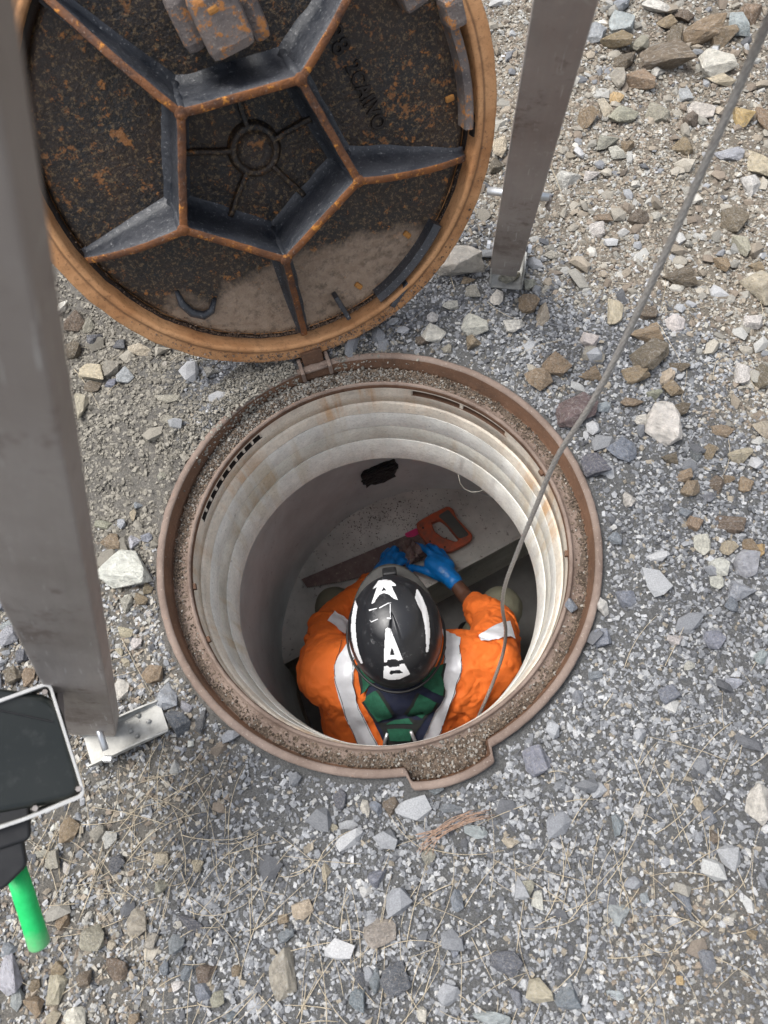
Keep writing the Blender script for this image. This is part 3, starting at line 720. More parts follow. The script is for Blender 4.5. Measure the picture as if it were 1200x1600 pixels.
def cbox(px, py, h, half, rotz, name, mat, bev=.002, tilt=0):
    p = cov(px, py, h); Mx = Matrix.Rotation(rotz, 4, 'Z') @ Matrix.Rotation(tilt, 4, 'X')
    return bmo(name, box_bm((p.x, p.y, h - half[2]), half, Mx, bev), mat, cover, False)
cbox(714, 22, .030, (.016, .022, .026), .15, 'lug', M['lug_iron'], .008)
cbox(650, -4, .030, (.020, .016, .026), .3, 'lug', M['lug_iron'], .006)
cbox(536, 483, .004, (.005, .030, .014), .28, 'lug', M['rib_side'], .003)
cbox(626, 462, .0, (.030, .006, .012), .75, 'lug', M['rib_side'], .003)
# lifting bracket
cbox(291, 38, .052, (.017, .040, .037), .16, 'bracket_cheek', M['lug_iron'], .014)
cbox(398, 26, .046, (.015, .036, .034), .16, 'bracket_cheek', M['lug_iron'], .014)
cbox(347, 34, .078, (.036, .046, .020), .16, 'bracket_tongue', M['lug_iron'], .015)
cbox(347, 60, .058, (.026, .026, .040), .16, 'bracket_tongue', M['lug_iron'], .012)
for px, py, a in ((706, 21, .7), (704, 155, .1), (637, 368, -.9), (561, 448, -.9), (333, 16, .2)):
    cbox(px, py, PL + .006 if px != 333 else .079, (.0085, .0055, .004), a, 'rust_pad', M['orange_pad'], .0036)
# bent hook cast on the plate
hk = [cov(px, py, PL + .005) for px, py in ((276, 455), (284, 473), (300, 487), (318, 491), (330, 484), (336, 466))]
bmo('hook', tube_bm([Vector((p.x, p.y, PL + .004 + (.006 if 0 < i < 5 else 0))) for i, p in enumerate(hk)], [.004, .008, .0085, .0085, .007, .004], 10), M['rib_side'], cover, True)
# cast letters
def cast_text(s, px, py, px2, py2, size):
    cu = bpy.data.curves.new('t', 'FONT'); cu.body = s; cu.size = size; cu.extrude = .0022; cu.bevel_depth = .0007; cu.space_character = 1.05
    cu.align_x = 'LEFT'; cu.align_y = 'CENTER'
    o = bpy.data.objects.new('t', cu); C.objects.link(o); dg = bpy.context.evaluated_depsgraph_get()
    me = bpy.data.meshes.new_from_object(o.evaluated_get(dg)); bpy.data.objects.remove(o); bpy.data.curves.remove(cu)
    a, b = cov(px, py, PL), cov(px2, py2, PL); an = math.atan2(b.y - a.y, b.x - a.x)
    xs = [v.co.x for v in me.vertices]; k = math.hypot(b.x - a.x, b.y - a.y) / (max(xs) - min(xs))
    me.transform(Matrix.Translation((a.x, a.y, PL + .0022)) @ Matrix.Rotation(an, 4, 'Z') @ Matrix.Diagonal((k, 1, 1, 1)) @ Matrix.Translation((-min(xs), 0, 0)))
    me.materials.clear(); me.name = 'cast_letters'; link('cast_letters', me, M['dark_iron'], cover)
cast_text('98', 516, 42, 536, 82, .044)
cast_text('2CAIIVO', 548, 98, 594, 200, .036)
# hinge arm joining cover and frame
bmo('hinge_arm', box_bm(MCi @ (hc + Vector((0, 0, .02)) + er * .012), (.022, .016, .006), Matrix(), .002), M['frame_wall'], cover)
# grit on the lower edge of the cover
n = 900; t = rng.normal(-PI / 2 + .05, .42, n); rr = rng.uniform(.40, .422, n)
chips('rim_grit', np.column_stack([rr * np.cos(t), rr * np.sin(t), -.004 + rng.uniform(0, .002, n)]), .0008 + .0022 * rng.random(n) ** 3, np.array([.20, .14, .10]) * rng.uniform(.4, 1.5, (n, 1)), parent=cover)
n = 1600; t = rng.normal(-PI / 2, .55, n); rr = .3775 - rng.random(n) ** 2 * .02
chips('groove_grit', np.column_stack([rr * np.cos(t), rr * np.sin(t), np.where(rr > .371, -.031, PL) + rng.uniform(0, .003, n)]), .0008 + .0016 * rng.random(n) ** 2, np.array([.20, .14, .10]) * rng.uniform(.4, 1.4, (n, 1)), parent=cover)

# ------------------------------------------------------------------ tripod
APEX = Vector((.175, -.194, 1.95))
tri = thing('rescue_tripod', 'worn metal rescue tripod straddling the manhole on rectangular tube legs', 'tripod', (0, 0, 0))
def rect_tube(name, a, b, e, w_, d_, mat, parent, bev=.003):
    a, b = Vector(a), Vector(b); z = (b - a); L = z.length; z.normalize(); x = (e - e.dot(z) * z).normalized(); y = z.cross(x)
    Mx = Matrix((x, y, z)).transposed().to_4x4(); return bmo(name, box_bm((0, 0, 0), (w_ / 2, d_ / 2, L / 2), None, bev, None, 3), mat, parent), Mx, (a + b) / 2
def leg(foot, e, w_, d_, out0, yaw=0.0, in0=.012, hinge=(0, 0, 0)):
    foot = Vector(foot); APX = APEX + Vector(hinge); dirn = (APX - foot).normalized()
    x = (e - e.dot(dirn) * dirn).normalized(); x = Matrix.Rotation(yaw, 3, dirn) @ x
    top = APX - dirn * .06
    o, Mx, c = rect_tube('leg', foot + dirn * out0, top, x, w_, d_, M['leg_metal'], tri); o.matrix_basis = Matrix.Translation(c) @ Mx
    i, Mx, c = rect_tube('inner_tube', foot + dirn * in0, foot + dirn * (out0 + .3), x, w_ - .007, d_ - .007, M['leg_metal'], None, .002)
    i.parent = o; i.matrix_basis = o.matrix_basis.inverted() @ (Matrix.Translation(c) @ Mx)
    return o, dirn, x
def sub(o, parent): o.parent = parent; o.matrix_basis = parent.matrix_basis.inverted() @ o.matrix_basis; return o
# right-hand leg
fR = at(786, 428, 0); GZR = float(ground_z(fR.x, fR.y)) + .004
LR, dR, xR = leg(fR, R_, .062, .045, .100, math.radians(-8), .050)
yv = dR.cross(xR).normalized()
def line_pt(px, py, foot, dirn):                       # point of the leg's axis seen at that pixel row
    best = None
    for k in range(400):
        p = foot + dirn * (k * .004); q = p - CAM; t = q.dot(W_)
        if t <= .05: break
        yy = 800 - FPX * q.dot(U_) / t
        if best is None or abs(yy - py) < best[0]: best = (abs(yy - py), p)
    return best[1]
pc = line_pt(0, 386, fR, dR)
hx = Vector((xR.x, xR.y, 0)).normalized()
sub(bmo('pivot_bolt', tube_bm([pc - xR * .040, pc + xR * .040], .0055, 12), M['bright_metal'], tri, True), LR)
for s_ in (-1, 1): sub(bmo('bolt_head', tube_bm([pc + xR * .037 * s_, pc + xR * .044 * s_], .009, 6), M['bright_metal'], tri), LR)
ft = thing('x', '', ''); bpy.data.objects.remove(ft)
def channel_foot(center, along, across, half_l, half_w, hgt, leg_o, mat, curl=0.0):
    along = along.normalized(); across = across.normalized(); up = Vector((0, 0, 1)); bm = bmesh.new(); prev = None
    for i in range(17):
        u = -1 + 2 * i / 16; p = center + along * half_l * u; lift = curl * max(0, abs(u) - .55) ** 2 * 5
        h = hgt * (1 - .55 * max(0, u) ** 2)
        pts = [(-half_w, h), (-half_w, .004), (-half_w + .004, 0), (half_w - .004, 0), (half_w, .004), (half_w, h), (half_w - .0028, h), (half_w - .0028, .006), (half_w - .006, .003), (-half_w + .006, .003), (-half_w + .0028, .006), (-half_w + .0028, h)]
        cur = [bm.verts.new(p + across * x + up * (z + lift)) for x, z in pts]
        if prev:
            for q in range(12): bm.faces.new((prev[q], prev[(q + 1) % 12], cur[(q + 1) % 12], cur[q]))
        else: bm.faces.new(cur)
        prev = cur
    bm.faces.new(prev[::-1]); bmesh.ops.recalc_face_normals(bm, faces=bm.faces)
    return sub(bmo('foot', bm, mat, tri), leg_o)
aR = (at(792, 450, .01) - at(796, 400, .01)); aR.z = 0
channel_foot(at(792, 420, GZR) + Vector((0, 0, 0)), -aR, Vector((xR.x, xR.y, 0)), .055, .036, .070, LR, M['galvanised'])
pr = line_pt(0, 304, fR, dR)
sub(bmo('locking_pin', tube_bm([pr - xR * .056, pr + xR * .046], .0065, 14), M['bright_metal'], tri, True), LR)
ck = [pr + xR * .046 + yv * 0, pr + xR * .050 - dR * .015, pr + xR * .047 - dR * .035, pr + xR * .053 - dR * .050]
sub(bmo('pin_clip', tube_bm(ck, .0035, 8), M['leg_metal'], tri, True), LR)
# left-hand leg, passing close under the camera
fL = at(149, 1140, 0); GZL = float(ground_z(fL.x, fL.y)) + .004
LL, dL, xL = leg(fL, R_, .080, .036, .060, 0.0, .022, (-.006, 0, 0))
aL = at(250, 1124, .01) - at(130, 1180, .01); aL.z = 0; aLn = aL.normalized(); acr = Vector((-aLn.y, aLn.x, 0))
ff = channel_foot(at(198, 1146, GZL + .006), aL, acr, .072, .030, .022, LL, M['galvanised'], .0)
pp = [at(150, 1126, .085), at(165, 1172, .070)]
sub(bmo('locking_pin', tube_bm([pp[0], pp[1]], .0055, 12), M['bright_metal'], tri, True), LL)
sub(bmo('bolt_head', tube_bm([at(163, 1186, .03), at(175, 1186, .03)], .006, 6), M['bright_metal'], tri), LL)
for px, py in ((204, 1142), (216, 1118), (232, 1127), (214, 1150)):
    sub(bmo('rivet', tube_bm([at(px, py, GZL + .009), at(px, py, GZL + .013)], .0042, 10), M['galvanised'], tri, True), LL)
# third leg, outside the picture
LT, dT, xT = leg(Vector((.80, -.80, .02)), Vector((1, 1, 0)), .060, .060, .06)
channel_foot(Vector((.80, -.80, .004)), Vector((1, -1, 0)), Vector((1, 1, 0)), .05, .034, .06, LT, M['galvanised'])
bmo('tripod_head', tube_bm([APEX + Vector((0, 0, -.06)), APEX + Vector((0, 0, .03))], .085, 18), M['leg_metal'], tri)
bmo('pulley', tube_bm([APEX + Vector((-.012, 0, -.10)), APEX + Vector((.012, 0, -.10))], .038, 24), M['black_plastic'], tri, True)

# winch bracket with black drum housing and green crank grip, clamped to the left leg
WD = .93; WO = dep(60, 1180, WD); wz = (ray(75, 1165) * -1).normalized(); wx = (R_ - R_.dot(wz) * wz).normalized(); wy = wz.cross(wx)
def wl(px, py):
    d = ray(px, py); p = CAM + d * ((WO - CAM).dot(wz) / d.dot(wz)) - WO; return (p.dot(wx), p.dot(wy))
winch = thing('winch', 'black drum winch in a white edged bracket with a green crank grip, beside left leg', 'winch', WO)
WI = Matrix.Translation(-WO)
def rounded(pts, r=.006, n=5):
    out = []
    N = len(pts)
    for i in range(N):
        p = Vector(pts[i]); a = (Vector(pts[i - 1]) - p); b = (Vector(pts[(i + 1) % N]) - p); rr = min(r, a.length * .45, b.length * .45)
        A = p + a.normalized() * rr; B = p + b.normalized() * rr
        for k in range(n + 1): u = k / n; out.append(tuple(A * (1 - u) ** 2 + p * 2 * u * (1 - u) + B * u * u))
    return out
outer = rounded([wl(*q) for q in ((-95, 1128), (78, 1065), (134, 1243), (40, 1281), (-50, 1310))], .010)
inner = rounded([wl(*q) for q in ((-90, 1132), (75.5, 1071.5), (128.5, 1239), (39, 1276), (-45, 1303))], .007)
MWl = Matrix((wx, wy, wz)).transposed().to_4x4()
solid('bracket', [outer, inner], .040, .0003, MWl @ Matrix.Translation((0, 0, -.030)), M['galvanised'], winch)
lip_o = rounded([wl(*q) for q in ((-95, 1128), (78, 1065.5), (133.5, 1243), (40, 1280.5), (-50, 1310))], .010)
lip_i = rounded([wl(*q) for q in ((-91, 1131), (76, 1070.5), (129.5, 1239.5), (39.5, 1276.5), (-46, 1305))], .008)
solid('bracket_edge', [lip_o, lip_i], .0012, .0004, MWl @ Matrix.Translation((0, 0, .0115)), M['white_edge'], winch)
body = rounded([wl(*q) for q in ((-70, 1088), (-10, 1086), (68, 1097), (86, 1115), (118, 1236), (40, 1252), (-50, 1268))], .012)
solid('drum_housing', [body], .030, .009, MWl @ Matrix.Translation((0, 0, -.032)), M['black_plastic'], winch, 5)
neck = rounded([wl(*q) for q in ((-30, 1255), (40, 1254), (43, 1308), (-30, 1332))], .004)
solid('crank_hub', [neck], .018, .004, MWl @ Matrix.Translation((0, 0, -.02)), M['rubber_black'], winch, 3)
ck2 = rounded([wl(*q) for q in ((-25, 1322), (30, 1312), (37, 1352), (4, 1385), (-25, 1388))], .004)
solid('crank_arm', [ck2], .014, .004, MWl @ Matrix.Translation((0, 0, -.02)), M['rubber_black'], winch, 3)
ga, gb = dep(26, 1362, WD + .01), dep(62, 1477, WD + .035); gd = (ga - gb); GL = gd.length
n_ = [0, .002, .006, .02, .05, .07, GL]
bm = tube_bm([Vector((0, 0, q)) for q in (0, .0015, .004, .02, .05, .075, GL)], [.0120, .0132, .0137, .0134, .0131, .0132, .0125], 28)
gr_o = bmo('crank_grip', bm, M['green_grip'], winch, True); gr_o.matrix_basis = Matrix.Translation(gb - WO) @ basis(gd)
for px, py in ((70, 1082), (122, 1232), (55, 1262)):
    q = Vector((*wl(px, py), 0)); bmo('bracket_screw', tube_bm([MWl @ (q + Vector((0, 0, .0))), MWl @ (q + Vector((0, 0, .0145)))], .0035, 6), M['leg_metal'], winch)
q0, q1 = [Vector((*wl(*q), .0085)) for q in ((-10, 1108), (82, 1128))]
bmo('housing_seam', tube_bm([MWl @ q0, MWl @ q1], .0012, 8), M['rubber_black'], winch)
# clamp arm to the leg
lc = fL + dL * .36 - xL * .03
pa_ = dep(96, 1150, WD + .045); bmo('clamp_arm', box_bm((pa_ + lc) / 2 - WO, (.016, .004, (pa_ - lc).length / 2), basis(pa_ - lc, U_), .001), M['leg_metal'], winch)

# wire rope
rp = [dep(1330, -260, .42), dep(1255, -90, .52), dep(1190, 55, .63), dep(1100, 260, .74), dep(1005, 470, .88), dep(930, 620, 1.02), dep(870, 715, 1.15), dep(838, 790, 1.27), dep(806, 868, 1.44), dep(789, 915, 1.56), dep(785, 950, 1.66), dep(790, 985, 1.76), dep(786, 1020, 1.83), dep(772, 1062, 1.87), dep(757, 1098, 1.89), dep(745, 1125, 1.93)]
rp = [APEX + Vector((0, 0, -.135)), (rp[0] + APEX) / 2 + Vector((.12, .05, .05))] + rp
def catmull(P, n):
    out = []
    for i in range(len(P) - 1):
        p0, p1, p2, p3 = P[max(i - 1, 0)], P[i], P[i + 1], P[min(i + 2, len(P) - 1)]
        for k in range(n):
            t = k / n; out.append(.5 * ((2 * p1) + (-p0 + p2) * t + (2 * p0 - 5 * p1 + 4 * p2 - p3) * t * t + (-p0 + 3 * p1 - 3 * p2 + p3) * t ** 3))
    return out + [P[-1]]
tag(bmo('wire_rope', tube_bm(catmull(rp, 42), .0045, 24, lob=(6, 70)), M['rope_steel'], None, True), 'twisted steel wire rope hanging from upper right down to the worker', 'wire rope')

# ------------------------------------------------------------------ worker
per = thing('person', 'person in orange reflective jacket, black helmet and blue gloves crouched in the manhole', 'person', (0, 0, 0))
sL, sR = at(512, 1058, -.66), at(766, 1040, -.66)
eL, eR = at(514, 982, -.90), at(775, 975, -.88)
wLp, wRp = at(588, 905, -1.06), at(728, 933, -1.04)
nk = at(632, 1060, -.60); pel = at(636, 1175, -1.04); ch_ = (nk + pel) / 2
hd = at(620, 990, -.46)
kL, kR = at(524, 948, -1.0), at(782, 950, -1.0)
# body under the clothes: one continuous mesh
bm = bmesh.new()
chain(bm, [(sL, .045), (eL, .036), (wLp, .025)]); chain(bm, [(sR, .045), (eR, .036), (wRp, .025)])
chain(bm, [(sL, .05), (nk + Vector((0, 0, -.05)), .06), (sR, .05)])
chain(bm, [(nk + Vector((0, 0, -.03)), .055), (hd + Vector((0, -.01, -.04)), .055)])
ell(bm, ch_, (.13, .09, .20)); ell(bm, pel, (.14, .11, .10))
ell(bm, hd, (.075, .095, .085)); ell(bm, hd + Vector((0, .045, -.055)), (.055, .055, .06))
ell(bm, hd + Vector((0, .100, -.05)), (.012, .016, .02)); 
for s_ in (-1, 1): ell(bm, hd + Vector((.077 * s_, -.005, -.035)), (.010, .020, .026)); ell(bm, hd + Vector((.028 * s_, .088, -.028)), (.013, .010, .008))
ell(bm, hd + Vector((0, .092, -.085)), (.024, .012, .008))
hipL, hipR = pel + Vector((-.09, .02, -.02)), pel + Vector((.09, .02, -.02))
aL_, aR_ = Vector((kL.x + .02, kL.y - .10, -1.43)), Vector((kR.x - .08, kR.y - .10, -1.43))
chain(bm, [(hipL, .07), (kL, .05), (aL_, .035)]); chain(bm, [(hipR, .07), (kR, .05), (aR_, .035)])
chain(bm, [(wRp, .026), (at(706, 904, -1.055), .024)])
link('body', melt(bm, .007, 3), M['skin'], per, True)
# trousers
bm = bmesh.new()
ell(bm, pel + Vector((0, .0, -.02)), (.175, .13, .115))
chain(bm, [(hipL, .098), ((hipL + kL) / 2, .088), (kL, .070), (kL + (aL_ - kL) * .5, .066), (aL_, .060)])
chain(bm, [(hipR, .098), ((hipR + kR) / 2, .088), (kR, .073), (kR + (aR_ - kR) * .5, .066), (aR_, .060)])
def folds(me, amp, f, zscale=1.0, seed=0, dirv=None):
    n = len(me.vertices); co_ = np.empty(n * 3); me.vertices.foreach_get('co', co_); co_ = co_.reshape(-1, 3)
    no = np.array([v.normal[:] for v in me.vertices])
    q = co_ * f; wv = fbm(q[:, 0] + seed + 1.2 * vnoise(q[:, 2] * .8, q[:, 1] * .8, 3), q[:, 1] * 1.0, q[:, 2] * zscale, 3)
    rid = -np.abs(wv) * 1.6 + .3 - .55 * np.exp(-(np.abs(wv + .08) / .035))
    co_ += no * (rid * amp)[:, None]; me.vertices.foreach_set('co', co_.ravel()); me.update()
me = melt(bm, .008, 4); folds(me, .008, 9, 1.0, 4)
link('trousers', me, M['khaki'], per, True)
for k_, a_ in ((kL, aL_), (kR, aR_)):
    bm = bmesh.new(); chain(bm, [(a_ + Vector((0, 0, .05)), .052), (a_ + Vector((0, -.01, -.02)), .050), (a_ + Vector((0, .14, -.035)), .038)]); link('boot', melt(bm, .007, 3), M['rubber_black'], per, True)
# jacket
bm = bmesh.new()
mid = (sL + sR) / 2
ell(bm, mid + Vector((-.05, -.02, -.02)), (.165, .125, .12)); ell(bm, mid + Vector((.07, -.02, -.02)), (.165, .125, .12))
ell(bm, (mid + pel) / 2 + Vector((0, -.01, 0)), (.20, .14, .25)); ell(bm, pel + Vector((0, 0, .05)), (.19, .145, .12))
def arm(s, e, w2):
    chain(bm, [(s + (mid - s) * .35, .105), (s + Vector((0, 0, -.01)), .088), (s + (e - s) * .5, .076), (e, .066), (e + (w2 - e) * .55, .052), (e + (w2 - e) * (.86 if s is sL else .72), .044)])
arm(sL, eL, wLp); arm(sR, eR, wRp)
for s0, sg in ((sL, -1), (sR, 1)): chain(bm, [(s0 + (mid - s0) * .25 + Vector((0, -.03, -.02)), .10), (pel + Vector((.11 * sg, 0, .08)), .11)])
chain(bm, [(nk + Vector((-.05, -.035, .01)), .045), (nk + Vector((.05, -.035, .01)), .045)])
me = melt(bm, .0052, 9); js = bvh_of(me); folds(me, .015, 8, .7, 2); folds(me, .008, 18, .8, 8)
jb = bvh_of(me); jacket = link('jacket', me, M['orange_fabric'], per, True)
def drape(name, rows, mat, parent, bvh, off=.006, nv=6, thick=.0015, sub=4):
    """a band lying on the garment: rows of (left px, right px) read from the photograph and dropped on the garment's surface"""
    P = []
    for (a, b) in rows: P.append((Vector(a), Vector(b)))
    Q = []
    for (a0, b0), (a1, b1) in zip(P, P[1:]):
        for k in range(sub): Q.append((a0.lerp(a1, k / sub), b0.lerp(b1, k / sub)))
    Q.append(P[-1]); bm = bmesh.new(); prev = None; lastd = None
    for a, b in Q:
        cur = []
        for k in range(nv + 1):
            p = a.lerp(b, k / nv); d = ray(p.x, p.y).normalized(); h = bvh.ray_cast(CAM, d)
            cur.append(bm.verts.new(h[0] + h[1] * off) if h[0] is not None else None)
        if prev:
            for k in range(nv):
                q = (prev[k], prev[k + 1], cur[k + 1], cur[k])
                if all(x is not None for x in q) and max((q[m].co - q[(m + 1) % 4].co).length for m in range(4)) < .06:
                    bm.faces.new(q)
        prev = cur
    bmesh.ops.recalc_face_normals(bm, faces=bm.faces)
    o = bmo(name, bm, mat, parent, True)
    return o
drape('reflective_tape', [((548, 1000), (572, 985)), ((534, 1020), (562, 1010)), ((524, 1040), (553, 1035)), ((524, 1065), (552, 1065)), ((529, 1090), (556, 1085)), ((538, 1115), (563, 1105)), ((550, 1140), (576, 1130)), ((562, 1165), (588, 1155)), ((575, 1192), (602, 1182))], M['tape'], per, jb)
drape('reflective_tape', [((690, 985), (720, 998)), ((696, 1008), (718, 1008)), ((694, 1035), (722, 1040)), ((690, 1050), (716, 1060)), ((682, 1075), (707, 1090)), ((670, 1105), (697, 1115)), ((661, 1130), (688, 1140)), ((650, 1158), (677, 1168)), ((636, 1185), (664, 1195))], M['tape'], per, jb)
drape('sleeve_tape', [((746, 996), (752, 1004)), ((757, 990), (768, 1000)), ((768, 983), (784, 998)), ((780, 976), (796, 996)), ((795, 972), (803, 1000))], M['tape'], per, jb, sub=3)
drape('sleeve_tape', [((512, 972), (522, 957)), ((526, 982), (536, 965)), ((538, 993), (547, 975)), ((549, 1003), (557, 986))], M['tape'], per, jb, sub=3)
drape('back_panel', [((588, 1060), (678, 1060)), ((575, 1085), (690, 1085)), ((580, 1110), (678, 1110)), ((592, 1135), (666, 1135)), ((604, 1160), (654, 1160)), ((612, 1190), (648, 1190))], M['navy'], per, js, .013, 14)
for ln in ([(535, 1003), (525, 1040), (525, 1065), (539, 1115), (563, 1165), (576, 1192)], [(560, 1003), (551, 1038), (551, 1065), (562, 1106), (587, 1156), (601, 1182)], [(697, 1010), (695, 1035), (683, 1076), (662, 1131), (637, 1185)], [(717, 1010), (721, 1040), (706, 1090), (687, 1140), (663, 1195)]):
    pts = []
    for (ax, ay), (bx, by) in zip(ln, ln[1:]):
        for k in range(6):
            h = jb.ray_cast(CAM, ray(ax + (bx - ax) * k / 6, ay + (by - ay) * k / 6).normalized())
            if h[0] is not None: pts.append(h[0] + h[1] * .0062)
    if len(pts) > 3: bmo('tape_stitching', tube_bm(pts, .0009, 5), M['visor_grey'], per, True)
harn = thing('harness', '', ''); 
for k_ in list(harn.keys()): del harn[k_]
harn.name = 'harness'; harn.parent = per; harn['label'] = 'green and black safety harness with crossing straps'
def strap(rows, rows2=None, nm='strap'):
    drape('strap_border', rows2 or [((a[0] - (b[0] - a[0]) * .16, a[1] - (b[1] - a[1]) * .16), (b[0] + (b[0] - a[0]) * .16, b[1] + (b[1] - a[1]) * .16)) for a, b in rows], M['black_web'], harn, js, .0165)
    drape(nm, rows, M['webbing'], harn, js, .0185)
strap([((562, 1040), (590, 1040)), ((565, 1062), (590, 1052)), ((569, 1082), (591, 1072))])
strap([((572, 1092), (592, 1081)), ((582, 1107), (603, 1096)), ((592, 1121), (612, 1109))])
strap([((662, 1050), (692, 1040)), ((660, 1066), (688, 1055)), ((662, 1074), (684, 1084))])
strap([((655, 1082), (677, 1091)), ((645, 1096), (668, 1106)), ((633, 1108), (656, 1121))])
strap([((608, 1134), (643, 1134)), ((612, 1150), (640, 1150))])
strap([((606, 1127), (644, 1127)), ((612, 1120), (638, 1120))])
drape('back_pad', [((592, 1123), (660, 1123)), ((600, 1138), (650, 1138)), ((604, 1152), (646, 1152)), ((590, 1175), (656, 1175))], M['black_web'], harn, js, .0150, 8)
for sx in (-1, 1):
    q = [jb.ray_cast(CAM, ray(px, py).normalized())[0] for px, py in (((606, 1145), (602, 1158), (601, 1170)) if sx < 0 else ((642, 1143), (648, 1156), (650, 1170)))]
    q = [p + Vector((0, -.002, .024)) for p in q if p is not None]
    if len(q) > 1: bmo('webbing_loop', tube_bm(q, .0045, 10), M['bright_metal'], harn, True)
for i_, (px, py) in enumerate(((600, 1112), (668, 1112))): pass

# helmet
def helm_axes():
    f = (at(604, 895, -.46) - at(625, 1075, -.46)); f.z = -.030; f.normalize(); up = Vector((0, -.05, 1)); s = f.cross(up).normalized(); up = s.cross(f)
    return s, f, up
hs_, hf, hu = helm_axes(); HC = at(617, 983, -.435)
MHm = Matrix.Translation(HC) @ Matrix((hs_, hf, hu)).transposed().to_4x4()
helmet = thing('helmet', '', '')
for k_ in list(helmet.keys()): del helmet[k_]
helmet.name = 'helmet'; helmet.parent = per; helmet['label'] = 'scuffed black safety helmet with white reflective stickers'; helmet.matrix_world = MHm
bm = bmesh.new(); bmesh.ops.create_uvsphere(bm, u_segments=96, v_segments=64, radius=1)
for v in list(bm.verts):
    if v.co.z < -.36: bm.verts.remove(v)
for v in bm.verts:
    x, y, z = v.co; a = .115; b = .139 if y < 0 else .132; c = .128
    k = 1.0 - .10 * max(0, y) ** 2 * (abs(x) > 0)         # narrower at the brow
    X, Y, Z = x * a * k, y * b, z * c
    if z < -.1: X *= 1 + .05 * (-.1 - z) / .26; Y *= 1 + .05 * (-.1 - z) / .26
    # raised crown panel with a notch towards the back, side grooves
    r = math.hypot(x / .62, (y - .05) / .66)
    an = abs(math.atan2(x, -(y - .0)))
    plate = 1 / (1 + math.exp((r - .92) * 38)) if z > 0 else 0
    notch = 1 / (1 + math.exp((an - .24) * 40)) * (1 / (1 + math.exp((y + .03) * 60)))
    Z += .0065 * plate * (1 - notch)
    Z -= .0035 * math.exp(-((abs(x) - .74) / .05) ** 2) * (abs(y) < .75)
    v.co = (X, Y, Z)
mh = bpy.data.meshes.new('helmet_shell'); bm.to_mesh(mh); bm.free()
shell = link('helmet_shell', mh, M['helmet_black'], helmet, True)
sm = shell.modifiers.new('s', 'SOLIDIFY'); sm.thickness = .003; sm.offset = -1
mw = mh.copy(); mw.transform(MHm); hb_ = bvh_of(mw)
# brim
bm = bmesh.new(); prev = None
for i in range(41):
    t = math.radians(22 + 136 * i / 40); c, s = math.cos(t), math.sin(t); cur = []
    for j in range(9):
        u = j / 8; k = math.sin(PI * i / 40) ** .6
        r1 = 1.0; X = c * (.112 + .012 * u * k); Y = s * (.126 + .056 * u * k) - .002; Z = -.014 - .006 * u + .004 * math.cos(c * 2)
        cur.append(bm.verts.new((X, Y, Z)))
    if prev:
        for j in range(8): bm.faces.new((prev[j], cur[j], cur[j + 1], prev[j + 1]))
    prev = cur
vis = bmo('visor', bm, M['visor_grey'], helmet, True); m_ = vis.modifiers.new('s', 'SOLIDIFY'); m_.thickness = .003
p = MHm.inverted() @ at(609, 896, -.43)
bm = box_bm((p.x, .136, .026), (.018, .014, .012), Matrix.Rotation(-.5, 4, 'X'), .006, None, 3); bmo('lamp_clip', bm, M['rubber_black'], helmet, True)
bmo('rim_band', tube_bm([Vector((math.cos(t) * .1215, math.sin(t) * (.145 if math.sin(t) < 0 else .133), -.040)) for t in np.linspace(0, 2 * PI, 73)], .0032, 8, caps=False), M['rubber_black'], helmet, True)
def inside(p, poly):
    x, y = p; c = False; n = len(poly)
    for i in range(n):
        x1, y1 = poly[i]; x2, y2 = poly[i - 1]
        if (y1 > y) != (y2 > y) and x < (x2 - x1) * (y - y1) / (y2 - y1) + x1: c = not c
    return c
def sticker(polys, holes, name='sticker', step=.8, mat='sticker', off=.0012):
    xs = [p[0] for q in polys for p in q]; ys = [p[1] for q in polys for p in q]; vs = {}; bm = bmesh.new()
    Mi = MHm.inverted()
    def vert(i, j, x, y):
        if (i, j) not in vs:
            h = hb_.ray_cast(CAM, ray(x, y).normalized())
            vs[i, j] = bm.verts.new(Mi @ (h[0] + h[1] * off)) if h[0] is not None else None
        return vs[i, j]
    nx, ny = int((max(xs) - min(xs)) / step) + 2, int((max(ys) - min(ys)) / step) + 2
    for i in range(nx):
        for j in range(ny):
            x, y = min(xs) + i * step, min(ys) + j * step; m = (x + step / 2, y + step / 2)
            if any(inside(m, q) for q in polys) and not any(inside(m, q) for q in holes):
                q = [vert(i, j, x, y), vert(i + 1, j, x + step, y), vert(i + 1, j + 1, x + step, y + step), vert(i, j + 1, x, y + step)]
                if None not in q: bm.faces.new(q)
    bmesh.ops.recalc_face_normals(bm, faces=bm.faces)
    return bmo(name, bm, M[mat], helmet, True)
def z2(l): return [(540 + x * .15, 860 + y * .15) for x, y in l]         # read off an enlarged crop
sticker([z2([(283, 408), (345, 318), (400, 310), (470, 315), (525, 360), (520, 372), (476, 372), (545, 520), (500, 505), (462, 470), (430, 452), (385, 450), (350, 470), (320, 510), (300, 548), (272, 558), (330, 385)])], [z2([(372, 428), (398, 385), (425, 420)])])
sticker([z2([(418, 820), (440, 805), (466, 815), (595, 1135), (548, 1145), (520, 1130), (440, 1135), (430, 1160), (402, 1162), (405, 1000)])], [z2([(462, 1090), (470, 1040), (480, 1010), (500, 1040), (510, 1085)])])
sticker([z2([(400, 1208), (440, 1198), (460, 1215), (560, 1205), (562, 1182), (612, 1178), (672, 1285), (560, 1338), (460, 1345), (396, 1325)])], [z2([(456, 1280), (470, 1250), (560, 1240), (595, 1268), (590, 1275), (500, 1282), (480, 1292)])])
